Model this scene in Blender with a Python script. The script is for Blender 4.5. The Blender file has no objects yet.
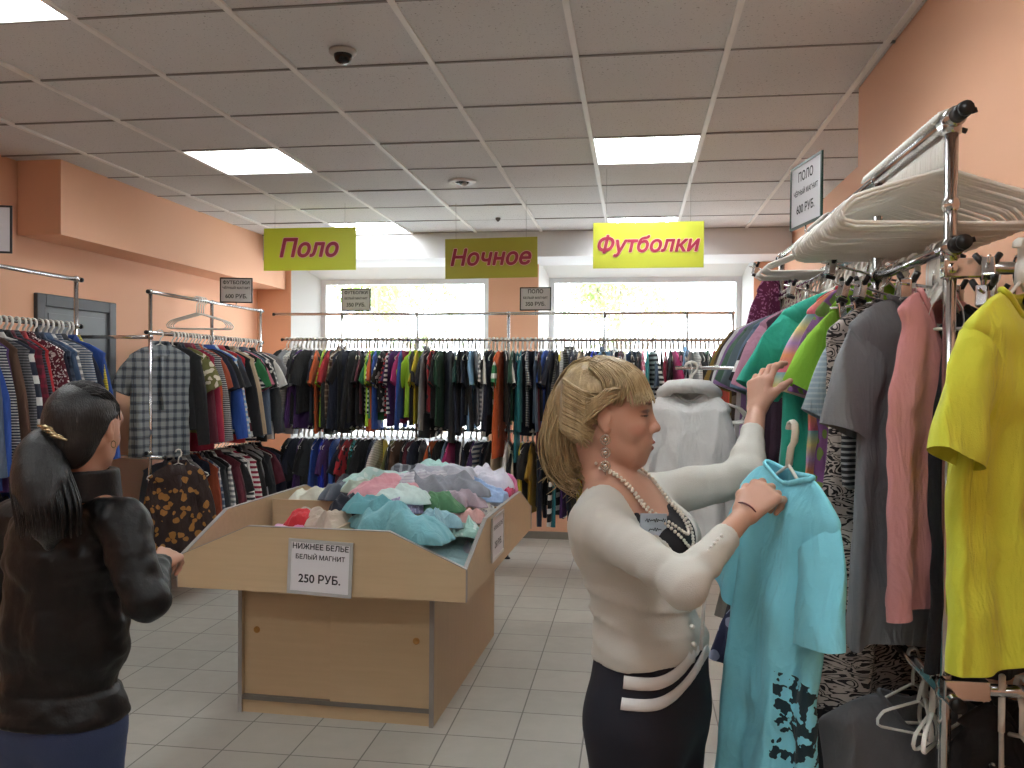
import bpy, bmesh, math, random
import numpy as np
from mathutils import Vector, Matrix
from mathutils.geometry import delaunay_2d_cdt
S = bpy.context.scene
COL = S.collection

# ------------------------------------------------------------------ camera, sky, exposure
F_PX, YAW, PITCH, ROLL, HCAM = 857.2, 0.1424, -0.0113, 0.0071, 1.59
cy, sy, cp, sp = math.cos(YAW), math.sin(YAW), math.cos(PITCH), math.sin(PITCH)
fw = Vector((-sy*cp, cy*cp, sp)); rt0 = Vector((cy, sy, 0)); up0 = rt0.cross(fw)
rt = rt0*math.cos(ROLL) + up0*math.sin(ROLL); up = up0*math.cos(ROLL) - rt0*math.sin(ROLL)
cam = bpy.data.cameras.new('camera'); co = bpy.data.objects.new('camera', cam); COL.objects.link(co)
cam.sensor_width = 36; cam.lens = F_PX/1024*36; cam.clip_start = .05
co.matrix_world = Matrix(((rt.x, up.x, -fw.x, 0), (rt.y, up.y, -fw.y, 0), (rt.z, up.z, -fw.z, HCAM), (0, 0, 0, 1)))
S.camera = co
def at(x, y, Y):                       # point seen at (x, y) in the photograph, at depth Y
    d = fw + rt*((x-512)/F_PX) + up*((384-y)/F_PX); d = d*(Y/d.y)
    return Vector((d.x, Y, d.z+HCAM))
def atx(x, y, X):
    d = fw + rt*((x-512)/F_PX) + up*((384-y)/F_PX); d = d*(X/d.x)
    return Vector((X, d.y, d.z+HCAM))
w = bpy.data.worlds.new('sky'); S.world = w; w.use_nodes = True
w.node_tree.nodes['Background'].inputs[0].default_value = (.86, .93, 1, 1)
w.node_tree.nodes['Background'].inputs[1].default_value = 7.0
S.view_settings.view_transform = 'Standard'; S.view_settings.look = 'None'
S.view_settings.exposure = 0.5; S.view_settings.gamma = 1
S.view_settings.use_curve_mapping = False
LAMP = 9.0
rnd = random.Random(7)
PI = math.pi

# ------------------------------------------------------------------ materials
def lin(c):
    if isinstance(c, str):
        c = [int(c[i:i+2], 16)/255 for i in (0, 2, 4)]
        c = [v/12.92 if v <= .04045 else ((v+.055)/1.055)**2.4 for v in c]
    return (c[0], c[1], c[2], 1)
MATS = {}
class NT:
    def __init__(s, name):
        s.m = bpy.data.materials.new(name); s.m.use_nodes = True
        s.t = s.m.node_tree; s.b = s.t.nodes['Principled BSDF']; s.out = s.t.nodes['Material Output']
    def n(s, k, **kw):
        nd = s.t.nodes.new(k)
        for a, v in kw.items():
            if a.startswith('i_'): nd.inputs[a[2:].replace('_', ' ')].default_value = v
            else: setattr(nd, a, v)
        return nd
    def l(s, a, b): s.t.links.new(a, b)
    def coord(s, scale=(1, 1, 1), kind='Object'):
        c = s.n('ShaderNodeTexCoord'); m = s.n('ShaderNodeMapping'); m.inputs['Scale'].default_value = scale
        s.l(c.outputs[kind], m.inputs['Vector']); return m.outputs[0]
    def math(s, op, a, b=None, c=None):
        nd = s.n('ShaderNodeMath', operation=op)
        for i, v in enumerate((a, b, c)):
            if v is None: continue
            if isinstance(v, (int, float)): nd.inputs[i].default_value = v
            else: s.l(v, nd.inputs[i])
        return nd.outputs[0]
    def mix(s, f, a, b):
        nd = s.n('ShaderNodeMix', data_type='RGBA')
        for i, v in ((0, f), (6, a), (7, b)):
            if isinstance(v, (int, float)): nd.inputs[i].default_value = v
            elif isinstance(v, tuple): nd.inputs[i].default_value = v
            else: s.l(v, nd.inputs[i])
        return nd.outputs[2]
    def noise(s, vec, scale, detail=3, rough=.5):
        nd = s.n('ShaderNodeTexNoise'); nd.inputs['Scale'].default_value = scale; nd.inputs['Detail'].default_value = detail
        nd.inputs['Roughness'].default_value = rough; s.l(vec, nd.inputs['Vector']); return nd.outputs['Fac']
    def bump(s, h, strength=.3, dist=.01):
        nd = s.n('ShaderNodeBump'); nd.inputs['Strength'].default_value = strength; nd.inputs['Distance'].default_value = dist
        s.l(h, nd.inputs['Height']); s.l(nd.outputs[0], s.b.inputs['Normal'])
    def set(s, **kw):
        for k, v in kw.items(): s.b.inputs[k.replace('_', ' ')].default_value = v
def plain(name, color, rough=.6, metal=0, var=.06, scale=8, bump=0, bscale=60, **kw):
    if name in MATS: return MATS[name]
    N = NT(name); c = lin(color); v = N.coord()
    f = N.noise(v, scale)
    a = tuple(min(1, x*(1+var)) for x in c[:3])+(1,); b = tuple(x*(1-var) for x in c[:3])+(1,)
    N.l(N.mix(f, b, a), N.b.inputs['Base Color']); N.set(Roughness=rough, Metallic=metal, **kw)
    if bump: N.bump(N.noise(v, bscale, 2), bump, .004)
    MATS[name] = N.m; return N.m

# cloth materials: colour + surface pattern
def cloth(color, pat='plain', c2='dddddd'):
    c2 = c2 or 'dddddd'; key = ('cloth', color, pat, c2)
    if key in MATS: return MATS[key]
    N = NT('cloth_'+pat); v = N.coord(); a, b = lin(color), lin(c2)
    sep = N.n('ShaderNodeSeparateXYZ'); N.l(v, sep.inputs[0]); X, Y, Z = sep.outputs
    ca = N.mix(N.noise(v, 6, 4), tuple(x*.9 for x in a[:3])+(1,), tuple(min(1, x*1.1) for x in a[:3])+(1,))
    def band(ax, per, duty): return N.math('LESS_THAN', N.math('FRACT', N.math('DIVIDE', ax, per)), duty)
    if pat == 'stripe': out = N.mix(band(Z, .04, .5), ca, b)
    elif pat == 'fine stripe': out = N.mix(N.math('MULTIPLY', band(Z, .014, .4), .6), ca, b)
    elif pat == 'wide stripe': out = N.mix(band(Z, .11, .38), ca, b)
    elif pat == 'check':
        f = N.math('ADD', N.math('MULTIPLY', band(X, .05, .32), .5), N.math('MULTIPLY', band(Z, .05, .32), .5)); out = N.mix(f, ca, b)
    elif pat == 'plaid':
        f = N.math('ADD', N.math('MULTIPLY', band(X, .058, .55), .42), N.math('MULTIPLY', band(Z, .058, .55), .42))
        o1 = N.mix(f, lin(c2), ca)
        g = N.math('MAXIMUM', band(N.math('ADD', X, .016), .058, .07), band(N.math('ADD', Z, .016), .058, .07))
        out = N.mix(N.math('MULTIPLY', g, .7), o1, (.02, .02, .025, 1))
    elif pat in ('floral', 'print', 'speckle'):
        vo = N.n('ShaderNodeTexVoronoi', feature='F1'); vo.inputs['Scale'].default_value = {'floral': 26, 'print': 17, 'speckle': 70}[pat]
        wv = N.n('ShaderNodeVectorMath', operation='ADD'); N.l(v, wv.inputs[0])
        nz = N.n('ShaderNodeTexNoise'); nz.inputs['Scale'].default_value = 12; N.l(v, nz.inputs['Vector'])
        sc = N.n('ShaderNodeVectorMath', operation='SCALE'); sc.inputs['Scale'].default_value = .08; N.l(nz.outputs['Color'], sc.inputs[0]); N.l(sc.outputs[0], wv.inputs[1])
        N.l(wv.outputs[0], vo.inputs['Vector'])
        out = N.mix(N.math('LESS_THAN', vo.outputs['Distance'], .38), ca, b)
    elif pat == 'zebra':
        wv = N.n('ShaderNodeTexNoise'); wv.inputs['Scale'].default_value = 22; wv.inputs['Detail'].default_value = 1.5; wv.inputs['Distortion'].default_value = 1.6
        m = N.n('ShaderNodeMapping'); m.inputs['Scale'].default_value = (.55, .55, 1.5); m.inputs['Rotation'].default_value = (0, .5, 0); N.l(v, m.inputs[0]); N.l(m.outputs[0], wv.inputs['Vector'])
        s_ = N.math('FRACT', N.math('MULTIPLY', wv.outputs['Fac'], 7)); out = N.mix(N.math('LESS_THAN', s_, .42), ca, b)
    elif pat == 'logo':      # dark block print low on the garment
        vo = N.n('ShaderNodeTexNoise'); vo.inputs['Scale'].default_value = 38; N.l(v, vo.inputs['Vector'])
        f = N.math('MULTIPLY', N.math('GREATER_THAN', vo.outputs['Fac'], .5), N.math('MULTIPLY', N.math('LESS_THAN', Z, -.50), N.math('GREATER_THAN', X, .06)))
        out = N.mix(f, ca, b)
    elif pat == 'rainbow':
        cr = N.n('ShaderNodeValToRGB'); e = cr.color_ramp.elements; e[0].color = lin('e06a8c'); e[1].color = lin('7fb8c8')
        for p_, c_ in ((.3, 'e89a6a'), (.5, 'c9a2d8'), (.75, 'e8d890')): q = e.new(p_); q.color = lin(c_)
        N.l(N.math('FRACT', N.math('MULTIPLY', Z, 6)), cr.inputs[0]); out = cr.outputs[0]
    else: out = ca
    N.l(out, N.b.inputs['Base Color']); N.set(Roughness=.85)
    N.b.inputs['Sheen Weight'].default_value = .08
    wc = N.coord((1, 1, .4)); nz = N.n('ShaderNodeTexNoise'); nz.inputs['Scale'].default_value = 13; nz.inputs['Detail'].default_value = 3; nz.inputs['Distortion'].default_value = .8; N.l(wc, nz.inputs['Vector'])
    rd = N.math('ABSOLUTE', N.math('SUBTRACT', nz.outputs['Fac'], .5)); wr = N.noise(wc, 30, 3); fi = N.noise(v, 500, 1)
    N.bump(N.math('ADD', N.math('ADD', N.math('MULTIPLY', rd, -3.0), N.math('MULTIPLY', wr, .6)), N.math('MULTIPLY', fi, .10)), .6, .010)
    MATS[key] = N.m; return N.m

def chrome():
    return plain('polished_chrome', 'c8c8c8', .16, 1, .03)
PLASTIC = plain('white_hanger_plastic', 'dcdad2', .35, 0, .03)
def clearplastic():
    if 'clr' in MATS: return MATS['clr']
    N = NT('milky_hanger_plastic'); N.set(Roughness=.3); N.b.inputs['Base Color'].default_value = lin('e2e0d6')
    N.l(N.mix(N.noise(N.coord(), 5), lin('e6e4dc'), lin('f4f2ea')), N.b.inputs['Base Color'])
    N.b.inputs['Transmission Weight'].default_value = .05
    MATS['clr'] = N.m; return N.m
BLACKP = plain('black_plastic', '101011', .4)

# ------------------------------------------------------------------ object helpers
def mesh_from(name, verts, faces, mats, fm=None, smooth=True):
    me = bpy.data.meshes.new(name); me.from_pydata([tuple(v) for v in verts], [], [tuple(f) for f in faces])
    for m in (mats if isinstance(mats, (list, tuple)) else [mats]): me.materials.append(m)
    if fm is not None: me.polygons.foreach_set('material_index', fm)
    if smooth: me.polygons.foreach_set('use_smooth', [True]*len(me.polygons))
    me.update(); return me
def tag(o, label=None, cat=None, group=None, kind=None):
    if label: o['label'] = label
    if cat: o['category'] = cat
    if group: o['group'] = group
    if kind: o['kind'] = kind
    return o
def link(name, me, parent=None, loc=None, rot=None):
    o = bpy.data.objects.new(name, me); COL.objects.link(o)
    if parent is not None: o.parent = parent
    if loc is not None: o.location = loc
    if rot is not None: o.rotation_euler = rot
    return o
def empty(name, loc, rz=0, label=None, cat=None, group=None):
    o = link(name, None, None, loc, (0, 0, rz)); o.empty_display_size = .1
    return tag(o, label, cat, group)
class MB:
    """collects boxes, prisms and tubes and links them as ONE mesh object"""
    def __init__(s): s.v = []; s.f = []; s.fm = []; s.m = 0
    def add(s, vs, fs):
        k = len(s.v); s.v += [tuple(v) for v in vs]; s.f += [tuple(i+k for i in f) for f in fs]; s.fm += [s.m]*len(fs); return s
    def box(s, a, b):
        x0, y0, z0 = a; x1, y1, z1 = b
        return s.add([(x0, y0, z0), (x1, y0, z0), (x1, y1, z0), (x0, y1, z0), (x0, y0, z1), (x1, y0, z1), (x1, y1, z1), (x0, y1, z1)],
                     [(0, 3, 2, 1), (4, 5, 6, 7), (0, 1, 5, 4), (1, 2, 6, 5), (2, 3, 7, 6), (3, 0, 4, 7)])
    def prism(s, pts, d):      # polygon pts (3-D, planar), extruded by vector d
        n = len(pts); P = [Vector(p) for p in pts]; Q = [p+Vector(d) for p in P]
        return s.add(P+Q, [tuple(range(n))[::-1], tuple(range(n, 2*n))]+[(i, (i+1) % n, (i+1) % n+n, i+n) for i in range(n)])
    def tube(s, pts, r, n=8, cap=True, closed=False, flat=1, ref=None):
        P = [Vector(p) for p in pts]; R = r if isinstance(r, (list, tuple)) else [r]*len(P); m = len(P); vs = []; fs = []
        prev = Vector(ref) if ref else None
        for i, p in enumerate(P):
            t = (P[(i+1) % m]-P[i-1]) if closed else (P[min(i+1, m-1)]-P[max(i-1, 0)])
            t.normalize()
            if prev is None: prev = Vector((0, 0, 1)) if abs(t.z) < .9 else Vector((1, 0, 0))
            u = prev-t*prev.dot(t)
            if u.length < 1e-4: u = t.orthogonal()
            u.normalize(); v_ = t.cross(u)
            if ref is None: prev = u
            for k in range(n):
                a = 2*PI*k/n; vs.append(p+u*(math.cos(a)*R[i]*flat)+v_*(math.sin(a)*R[i]))
        for i in range(m if closed else m-1):
            for k in range(n):
                a, b = i*n+k, i*n+(k+1) % n; c, d = ((i+1) % m)*n+(k+1) % n, ((i+1) % m)*n+k
                fs.append((a, b, c, d))
        if cap and not closed: fs += [tuple(range(n))[::-1], tuple(range((m-1)*n, m*n))]
        return s.add(vs, fs)
    def ball(s, c, r, n=10, k=7):
        c = Vector(c); r = r if isinstance(r, (tuple, list)) else (r, r, r); vs = [c+Vector((0, 0, r[2]))]; fs = []
        for i in range(1, k):
            for j in range(n):
                a, b = PI*i/k, 2*PI*j/n; vs.append(c+Vector((r[0]*math.sin(a)*math.cos(b), r[1]*math.sin(a)*math.sin(b), r[2]*math.cos(a))))
        vs.append(c-Vector((0, 0, r[2]))); L = len(vs)-1
        for j in range(n):
            fs.append((0, 1+j, 1+(j+1) % n)); fs.append((L, L-n+(j+1) % n, L-n+j))
            for i in range(k-2): a = 1+i*n; fs.append((a+j, a+n+j, a+n+(j+1) % n, a+(j+1) % n))
        return s.add(vs, fs)
    def lathe(s, prof, c=(0, 0, 0), n=24):   # (r, z) profile
        vs = [(c[0]+r*math.cos(2*PI*j/n), c[1]+r*math.sin(2*PI*j/n), c[2]+z) for r, z in prof for j in range(n)]
        return s.add(vs, [(i*n+j, i*n+(j+1) % n, (i+1)*n+(j+1) % n, (i+1)*n+j) for i in range(len(prof)-1) for j in range(n)])
    def mesh(s, name, mats, smooth=False): return mesh_from(name, s.v, s.f, mats, s.fm, smooth)
    def build(s, name, mats, parent=None, smooth=False, loc=None, rot=None):
        return link(name, s.mesh(name, mats, smooth), parent, loc, rot)
def bevel(o, wd=.004, seg=2):
    m = o.modifiers.new('bevel', 'BEVEL'); m.width = wd; m.segments = seg; m.limit_method = 'ANGLE'; return o
def copy_tree(o, parent=None):
    c = o.copy(); COL.objects.link(c); c.parent = parent
    for ch in list(o.children): copy_tree(ch, c)
    return c
def struct(o): o['kind'] = 'structure'; return o
def text(name, body, size, mat, parent, loc, rot, ext=.0008, shear=0, off=0, align='CENTER', sx=1, outline=None):
    """lettering as a mesh; off thickens the strokes by laying shifted copies over one another"""
    c = bpy.data.curves.new(name, 'FONT'); c.body = body; c.size = size; c.resolution_u = 5; c.fill_mode = 'NONE'
    c.align_x = align; c.align_y = 'CENTER'
    t = bpy.data.objects.new(name, c); COL.objects.link(t); dg = bpy.context.evaluated_depsgraph_get(); me = t.evaluated_get(dg).to_mesh()
    P2 = [v.co.xy.copy() for v in me.vertices]; E2 = [tuple(e.vertices) for e in me.edges]; t.evaluated_get(dg).to_mesh_clear(); bpy.data.objects.remove(t); bpy.data.curves.remove(c)
    rr = delaunay_2d_cdt(P2, E2, [], 0, 1e-6); A0 = np.array([P2[a] for a, b_ in E2]); B0 = np.array([P2[b_] for a, b_ in E2]); F = []
    for f in rr[2]:      # keep the triangles the outlines wind around
        cx = sum((rr[0][i] for i in f), Vector((0, 0)))/3; s_ = (B0[:, 0]-A0[:, 0])*(cx.y-A0[:, 1])-(cx.x-A0[:, 0])*(B0[:, 1]-A0[:, 1])
        if (((A0[:, 1] <= cx.y) & (B0[:, 1] > cx.y) & (s_ > 0)).sum()-((A0[:, 1] > cx.y) & (B0[:, 1] <= cx.y) & (s_ < 0)).sum()) != 0: F.append(tuple(f))
    V = [Vector((v.x+shear*v.y, v.y, ext)) for v in rr[0]]
    m = MB(); sh = [(0, 0)]+([(math.cos(k*PI/4)*off, math.sin(k*PI/4)*off) for k in range(8)] if off else [])
    for i, (dx, dy) in enumerate(sh): m.add([(v.x+dx, v.y+dy, v.z+i*2e-6) for v in V], F)
    o = m.build(name, mat, parent, False, loc, rot); o.scale = (sx, 1, 1); return o

# ------------------------------------------------------------------ room
CEIL = 2.88; GX, GY = -1.4486, 3.5061
def wallmat(name, c):
    N = NT(name); v = N.coord(); f = N.noise(v, 1.3, 4); N.l(N.mix(f, lin(c), tuple(min(1, x*1.07) for x in lin(c)[:3])+(1,)), N.b.inputs['Base Color'])
    N.set(Roughness=.75); N.bump(N.noise(v, 120, 3), .12, .003); return N.m
PEACH = wallmat('peach_wall_paint', 'eab695'); WHITEW = wallmat('white_paint', 'dcdcd8'); HEAD = wallmat('grey_white_paint', 'd8d8da')
def floor_mat():
    N = NT('grey_floor_tiles'); v = N.coord()
    mp = N.n('ShaderNodeMapping'); mp.inputs['Location'].default_value = (.5014+3, -3.6977+6, 0); N.l(v, mp.inputs[0])
    sep = N.n('ShaderNodeSeparateXYZ'); N.l(mp.outputs[0], sep.inputs[0])
    def edge(ax):
        fr = N.math('FRACT', N.math('DIVIDE', ax, .2992)); return N.math('LESS_THAN', N.math('ABSOLUTE', N.math('SUBTRACT', fr, .5)), .4895)
    tile = N.math('MULTIPLY', edge(sep.outputs[0]), edge(sep.outputs[1]))
    cells = N.n('ShaderNodeTexWhiteNoise'); fl = N.n('ShaderNodeVectorMath', operation='FLOOR'); dv = N.n('ShaderNodeVectorMath', operation='DIVIDE')
    dv.inputs[1].default_value = (.2992, .2992, 9); N.l(mp.outputs[0], dv.inputs[0]); N.l(dv.outputs[0], fl.inputs[0]); N.l(fl.outputs[0], cells.inputs['Vector'])
    base = N.mix(cells.outputs['Value'], lin('a09e95'), lin('b0aea5')); mott = N.mix(N.noise(v, 9, 5, .6), lin('9a988f'), lin('b6b4ab'))
    base = N.mix(.5, base, mott)
    N.l(N.mix(tile, lin('66645e'), base), N.b.inputs['Base Color'])
    N.l(N.math('ADD', .30, N.math('MULTIPLY', N.noise(v, 14, 3), .22)), N.b.inputs['Roughness'])
    N.bump(N.math('ADD', tile, N.math('MULTIPLY', N.noise(v, 22, 2), .1)), .4, .002); return N.m
def cellx(i): return GX+.6*i
struct(MB().box((-4.2, -3.2, -.1), (1.8, 8.6, 0)).build('floor', floor_mat()))
# ceiling: mineral tiles laid in a metal grid, open where the lamps sit
LAMPS = [(i, j) for i in (-2, 2) for j in (-9, -5, -2, 2, 6)]
def tilemat():
    N = NT('mineral_ceiling_tile'); v = N.coord(); sp_ = N.noise(v, 90, 3, .7); cl = N.noise(v, 1.2, 3)
    base = N.mix(cl, lin('d6d6d6'), lin('dedede')); N.l(N.mix(N.math('LESS_THAN', sp_, .36), base, lin('a4a3a2')), N.b.inputs['Base Color'])
    N.set(Roughness=.9); N.bump(sp_, .3, .003); return N.m
mb = MB(); rc = random.Random(3)
for i in range(-5, 6):
    for j in range(-12, 9):
        x0, y0 = cellx(i), GY+.6*j
        if (i, j) in LAMPS or y0 > 8.2 or x0 > 1.4 or x0 < -4.0: continue
        z = CEIL+.006+rc.uniform(0, .004); t = rc.uniform(-.003, .003); g = .004
        mb.m = 0; mb.box((x0+.006, y0+g, z), (x0+.594, y0+.6-g, z+.015))
        for q in range(4): vx = mb.v[-8+q]; mb.v[-8+q] = (vx[0], vx[1], vx[2]+(t if q in (0, 1) else -t))
mb.m = 1
for i in range(-4, 6): mb.box((cellx(i)-.012, -3.2, CEIL-.002), (cellx(i)+.012, 8.2, CEIL+.03))
mb.m = 2; mb.box((-4.2, -3.2, CEIL+.12), (1.8, 8.6, CEIL+.2))
mb.m = 3  # cross tees: shade at the tile gaps put into a darker metal colour
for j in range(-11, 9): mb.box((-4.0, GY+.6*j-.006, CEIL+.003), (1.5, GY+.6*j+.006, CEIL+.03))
struct(mb.build('ceiling', [tilemat(), plain('white_grid_metal', 'ecebe8', .5), plain('void_above_ceiling', '4c4a48', .9), plain('grid_metal_painted_shade', '8f8c89', .6)]))
struct(MB().box((-4.0, -3.2, 0), (-3.8, 8.6, CEIL+.1)).build('wall_left', PEACH))
struct(MB().box((.985, -3.2, 0), (1.8, 4.05, CEIL+.1)).build('wall_right', PEACH))
struct(MB().box((1.35, 4.05, 0), (1.55, 8.6, CEIL+.1)).build('wall_right_far', PEACH))
struct(MB().box((-4.2, -3.4, 0), (1.8, -3.2, CEIL+.1)).build('wall_rear', PEACH))
YB = 8.25
b = MB(); b.m = 0
for x0, x1, z0, z1 in ((-3.8, -3.44, 0, 2.6), (-1.42, -.93, 0, 2.6), (1.09, 1.55, 0, 2.6), (-3.44, -1.42, 0, .88), (-.93, 1.09, 0, .88), (-3.8, 1.55, 2.72, CEIL+.1)):
    b.box((x0, YB, z0), (x1, YB+.35, z1 if z1 != 2.6 else 2.72))
struct(b.build('wall_back', PEACH))
struct(MB().box((-3.79, 7.72, 2.655), (1.34, YB+.1, CEIL+.02)).build('trim_1', HEAD))           # header in front of the windows
b = MB().box((-3.795, 4.83, 2.43), (-3.5, 7.8, CEIL+.02)).box((-3.795, 7.8, 2.43), (-3.5, YB-.001, 2.66))
struct(b.build('trim_2', PEACH))                                                            # bulkhead along the left wall
for nm, a, c in (('baseboard_left', (-3.8, -3.2, 0), (-3.785, YB, .07)), ('baseboard_back', (-3.8, YB-.015, 0), (1.35, YB, .07)), ('baseboard_right', (.97, -3.2, 0), (.985, 4.05, .07))):
    struct(MB().box(a, c).build(nm, plain('grey_skirting', '8c8880', .5)))
def glass():
    N = NT('window_glass'); tr = N.n('ShaderNodeBsdfTransparent'); gl = N.n('ShaderNodeBsdfGlossy'); gl.inputs['Roughness'].default_value = .02
    mx = N.n('ShaderNodeMixShader'); mx.inputs[0].default_value = .06; N.l(tr.outputs[0], mx.inputs[1]); N.l(gl.outputs[0], mx.inputs[2]); N.l(mx.outputs[0], N.out.inputs[0]); return N.m
GL = glass(); UPVC = plain('white_window_plastic', 'e4e6e8', .35)
def window(n, x0, x1, jl, jr):
    r = empty('window_%d' % n, ((x0+x1)/2, YB, .88)); struct(r); ox, oy, oz = r.location
    H = 2.72-.88; a0, a1 = x0+jl-ox, x1-jr-ox; X0, X1 = x0-ox, x1-ox; D = .26; ht = .17
    f = MB()                                        # splayed white reveals
    f.prism([(X0, .0, .013), (a0, D, .013), (X0, D, .013)], (0, 0, H-.02)); f.prism([(X1, .0, .013), (X1, D, .013), (a1, D, .013)], (0, 0, H-.02))
    f.prism([(X0+.002, .0, H), (X0+.002, D-.002, H-ht), (X0+.002, D-.002, H)], (X1-X0-.004, 0, 0))
    struct(f.build('window_reveal', WHITEW, r))
    f = MB(); y0, y1 = D+.001, D+.06
    f.box((X0, y0, 0), (a0+.05, y1, H)); f.box((a1-.05, y0, 0), (X1, y1, H)); f.box((a0+.05, y0, H-ht-.05), (a1-.05, y1, H)); f.box((a0+.05, y0, 0), (a1-.05, y1, .07))
    xm = .35; f.box((a0+.05, y0, .70), (a1-.05, y1, .76)); f.box((xm-.03, y0, .07), (xm+.03, y1, .70))
    struct(f.build('window_frame', UPVC, r))
    struct(MB().box((a0+.05, D+.03, .07), (a1-.05, D+.036, .70)).box((a0+.05, D+.03, .76), (a1-.05, D+.036, H-ht-.05)).build('window_pane', GL, r))
    struct(MB().box((X0, -.06, -.018), (X1, D, .012)).build('window_sill', UPVC, r))
window(1, -3.44, -1.42, .22, .04); window(2, -.93, 1.09, .08, .08)
# faint trees outside the glass
def tree(x, y, s, label, seed):
    r = empty('tree', (x, y, -.5), 0, label, 'tree'); q = random.Random(seed); t = MB()
    def br(p, d, l, rad, k):
        e = p+d*l; t.tube([p, (p+e)/2+Vector((q.uniform(-.04, .04), 0, 0))*l, e], [rad, rad*.8, rad*.6], 6)
        tips.append(e)
        if k:
            for _ in range(3): br(e, (d+Vector((q.uniform(-.8, .8), q.uniform(-.6, .6), q.uniform(-.1, .6)))).normalized(), l*.68, rad*.6, k-1)
    tips = []; br(Vector((0, 0, 0)), Vector((.05, 0, 1)), 1.6*s, .09*s, 4)
    t.build('trunk', plain('pale_bark', 'a89c8c', .9), r, True)
    lf = MB()
    for e in tips[4:]:
        for _ in range(14):
            c = e+Vector((q.gauss(0, .22), q.gauss(0, .22), q.gauss(0, .18)))*s; a = Vector((q.uniform(-1, 1), q.uniform(-1, 1), q.uniform(-1, 1))).normalized()*.06*s; b_ = a.orthogonal().normalized()*.035*s
            lf.add([c-a, c+b_, c+a, c-b_], [(0, 1, 2, 3)])
    lf.build('foliage', plain('spring_leaves', 'a8c878', .7), r)
tree(-3.1, 13.5, 1.0, 'pale leafy tree with forked branches outside the left window', 4)
tree(-.2, 15, .9, 'small pale green tree outside the right window', 9)
struct(MB().box((-14, 8.7, -.6), (12, 40, -.5)).build('ground', plain('pale_paving_outside', 'b8bab4', .9)))

# ceiling lamps: recessed four-tube panels
def lampmat(name, c, e):
    N = NT(name); N.b.inputs['Base Color'].default_value = lin(c); N.b.inputs['Emission Color'].default_value = (.94, .985, 1, 1); N.b.inputs['Emission Strength'].default_value = e; return N.m
TUBE = lampmat('lit_fluorescent_tube', 'ffffff', LAMP*1.7); DIFF = lampmat('lit_lamp_tray', 'ffffff', LAMP*.7)
TRAY = plain('white_lamp_metal', 'dedede', .4)
LL = {(-2, 2): 'square fluorescent ceiling lamp nearest above the yellow Поло sign', (2, 2): 'square fluorescent ceiling lamp above the yellow Футболки sign',
      (-2, 6): 'square ceiling lamp by the left window behind Поло sign', (2, 6): 'square ceiling lamp by the right window peeking over Футболки sign',
      (-2, -2): 'square ceiling lamp cut off at the top left corner of the view'}
lamp0 = None
for (i, j) in LAMPS:
    x, y = cellx(i)+.3, GY+.6*j+.3
    if j == 2: x, y = x, y
    if lamp0 is None:
        lamp0 = empty('ceiling_light', (x, y, CEIL))
        f = MB().box((-.294, -.294, 0), (-.284, .294, .09)).box((.284, -.294, 0), (.294, .294, .09)).box((-.284, -.294, 0), (.284, -.284, .09)).box((-.284, .284, 0), (.284, .294, .09))
        for k in range(1, 4): f.box((-.284+.142*k-.002, -.284, .01), (-.284+.142*k+.002, .284, .05))
        f.build('lamp_housing', TRAY, lamp0)
        MB().box((-.284, -.284, .08), (.284, .284, .085)).build('reflector', DIFF, lamp0)
        for k in range(4):
            xx = -.213+.142*k; MB().tube([(xx, -.27, .045), (xx, .27, .045)], .013, 10).build('lamp_tube', TUBE, lamp0, True)
        o = lamp0
    else: o = copy_tree(lamp0); o.location = (x, y, CEIL)
    tag(o, LL.get((i, j), 'unseen square fluorescent ceiling lamp added to light the shop floor'), 'ceiling lamp', 'ceiling lamps in the tile grid' if (i, j) in LL else 'added ceiling lamps out of view')  # unlisted lamps are out of view, added for the lighting
# smoke detector, downlight, sensor
r = empty('smoke_detector', (-1.172, 3.325, CEIL), 0, 'black round dome camera in a white ring on the ceiling tile', 'dome camera')
MB().lathe([(.001, .004), (.055, .004), (.055, -.006), (.04, -.012), (.034, -.012)], n=28).build('base_ring', plain('grey_plastic', 'b9b6b2', .5), r, True)
MB().lathe([(.036, -.01), (.036, -.022), (.031, -.036), (.018, -.045), (.001, -.047)], n=28).build('dome', plain('smoked_dome', '16120f', .15), r, True)
r = empty('ceiling_spotlight', (-1.161, 5.667, CEIL), 0, 'small round recessed spotlight with white rim in the ceiling', 'spotlight')
MB().lathe([(.05, .01), (.052, -.006), (.085, -.008), (.095, 0), (.095, .004)], n=28).build('rim', TRAY, r, True)
MB().lathe([(.05, .0), (.04, -.012), (.001, -.018)], n=24).build('bulb', plain('dark_reflector_glass', '2a2826', .2), r, True)
MB().ball((.02, -.02, -.02), .018).build('lens', TRAY, r, True)
o = MB().lathe([(.03, .0), (.03, -.02), (.012, -.05), (.001, -.052)]).build('sprinkler_head', plain('dull_metal', '5a5855', .4, .6), None, True, (-1.13, 7.0, CEIL)); o.scale = (.7, .7, .6); tag(o, 'tiny sprinkler head on the ceiling above the Ночное sign', 'sprinkler')
# grey cabinet door on the left wall
r = empty('meter_cabinet', (-3.8, 5.40, 1.35), 0, 'grey framed meter cabinet on the peach wall behind the left rack', 'cabinet')
GR = plain('grey_enamel', '55585c', .5); m = MB()
m.box((0, -.42, 0), (.03, -.34, .74)); m.box((0, .34, 0), (.03, .42, .74)); m.box((0, -.34, .66), (.03, .34, .74)); m.box((0, -.34, 0), (.03, .34, .08)); bevel(m.build('cabinet_frame', GR, r), .006)
m = MB().box((0, -.34, .08), (.012, .34, .66)).box((.012, -.30, .12), (.018, .30, .62)); bevel(m.build('door', plain('grey_door_panel', '6c7074', .45), r), .004)
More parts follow.
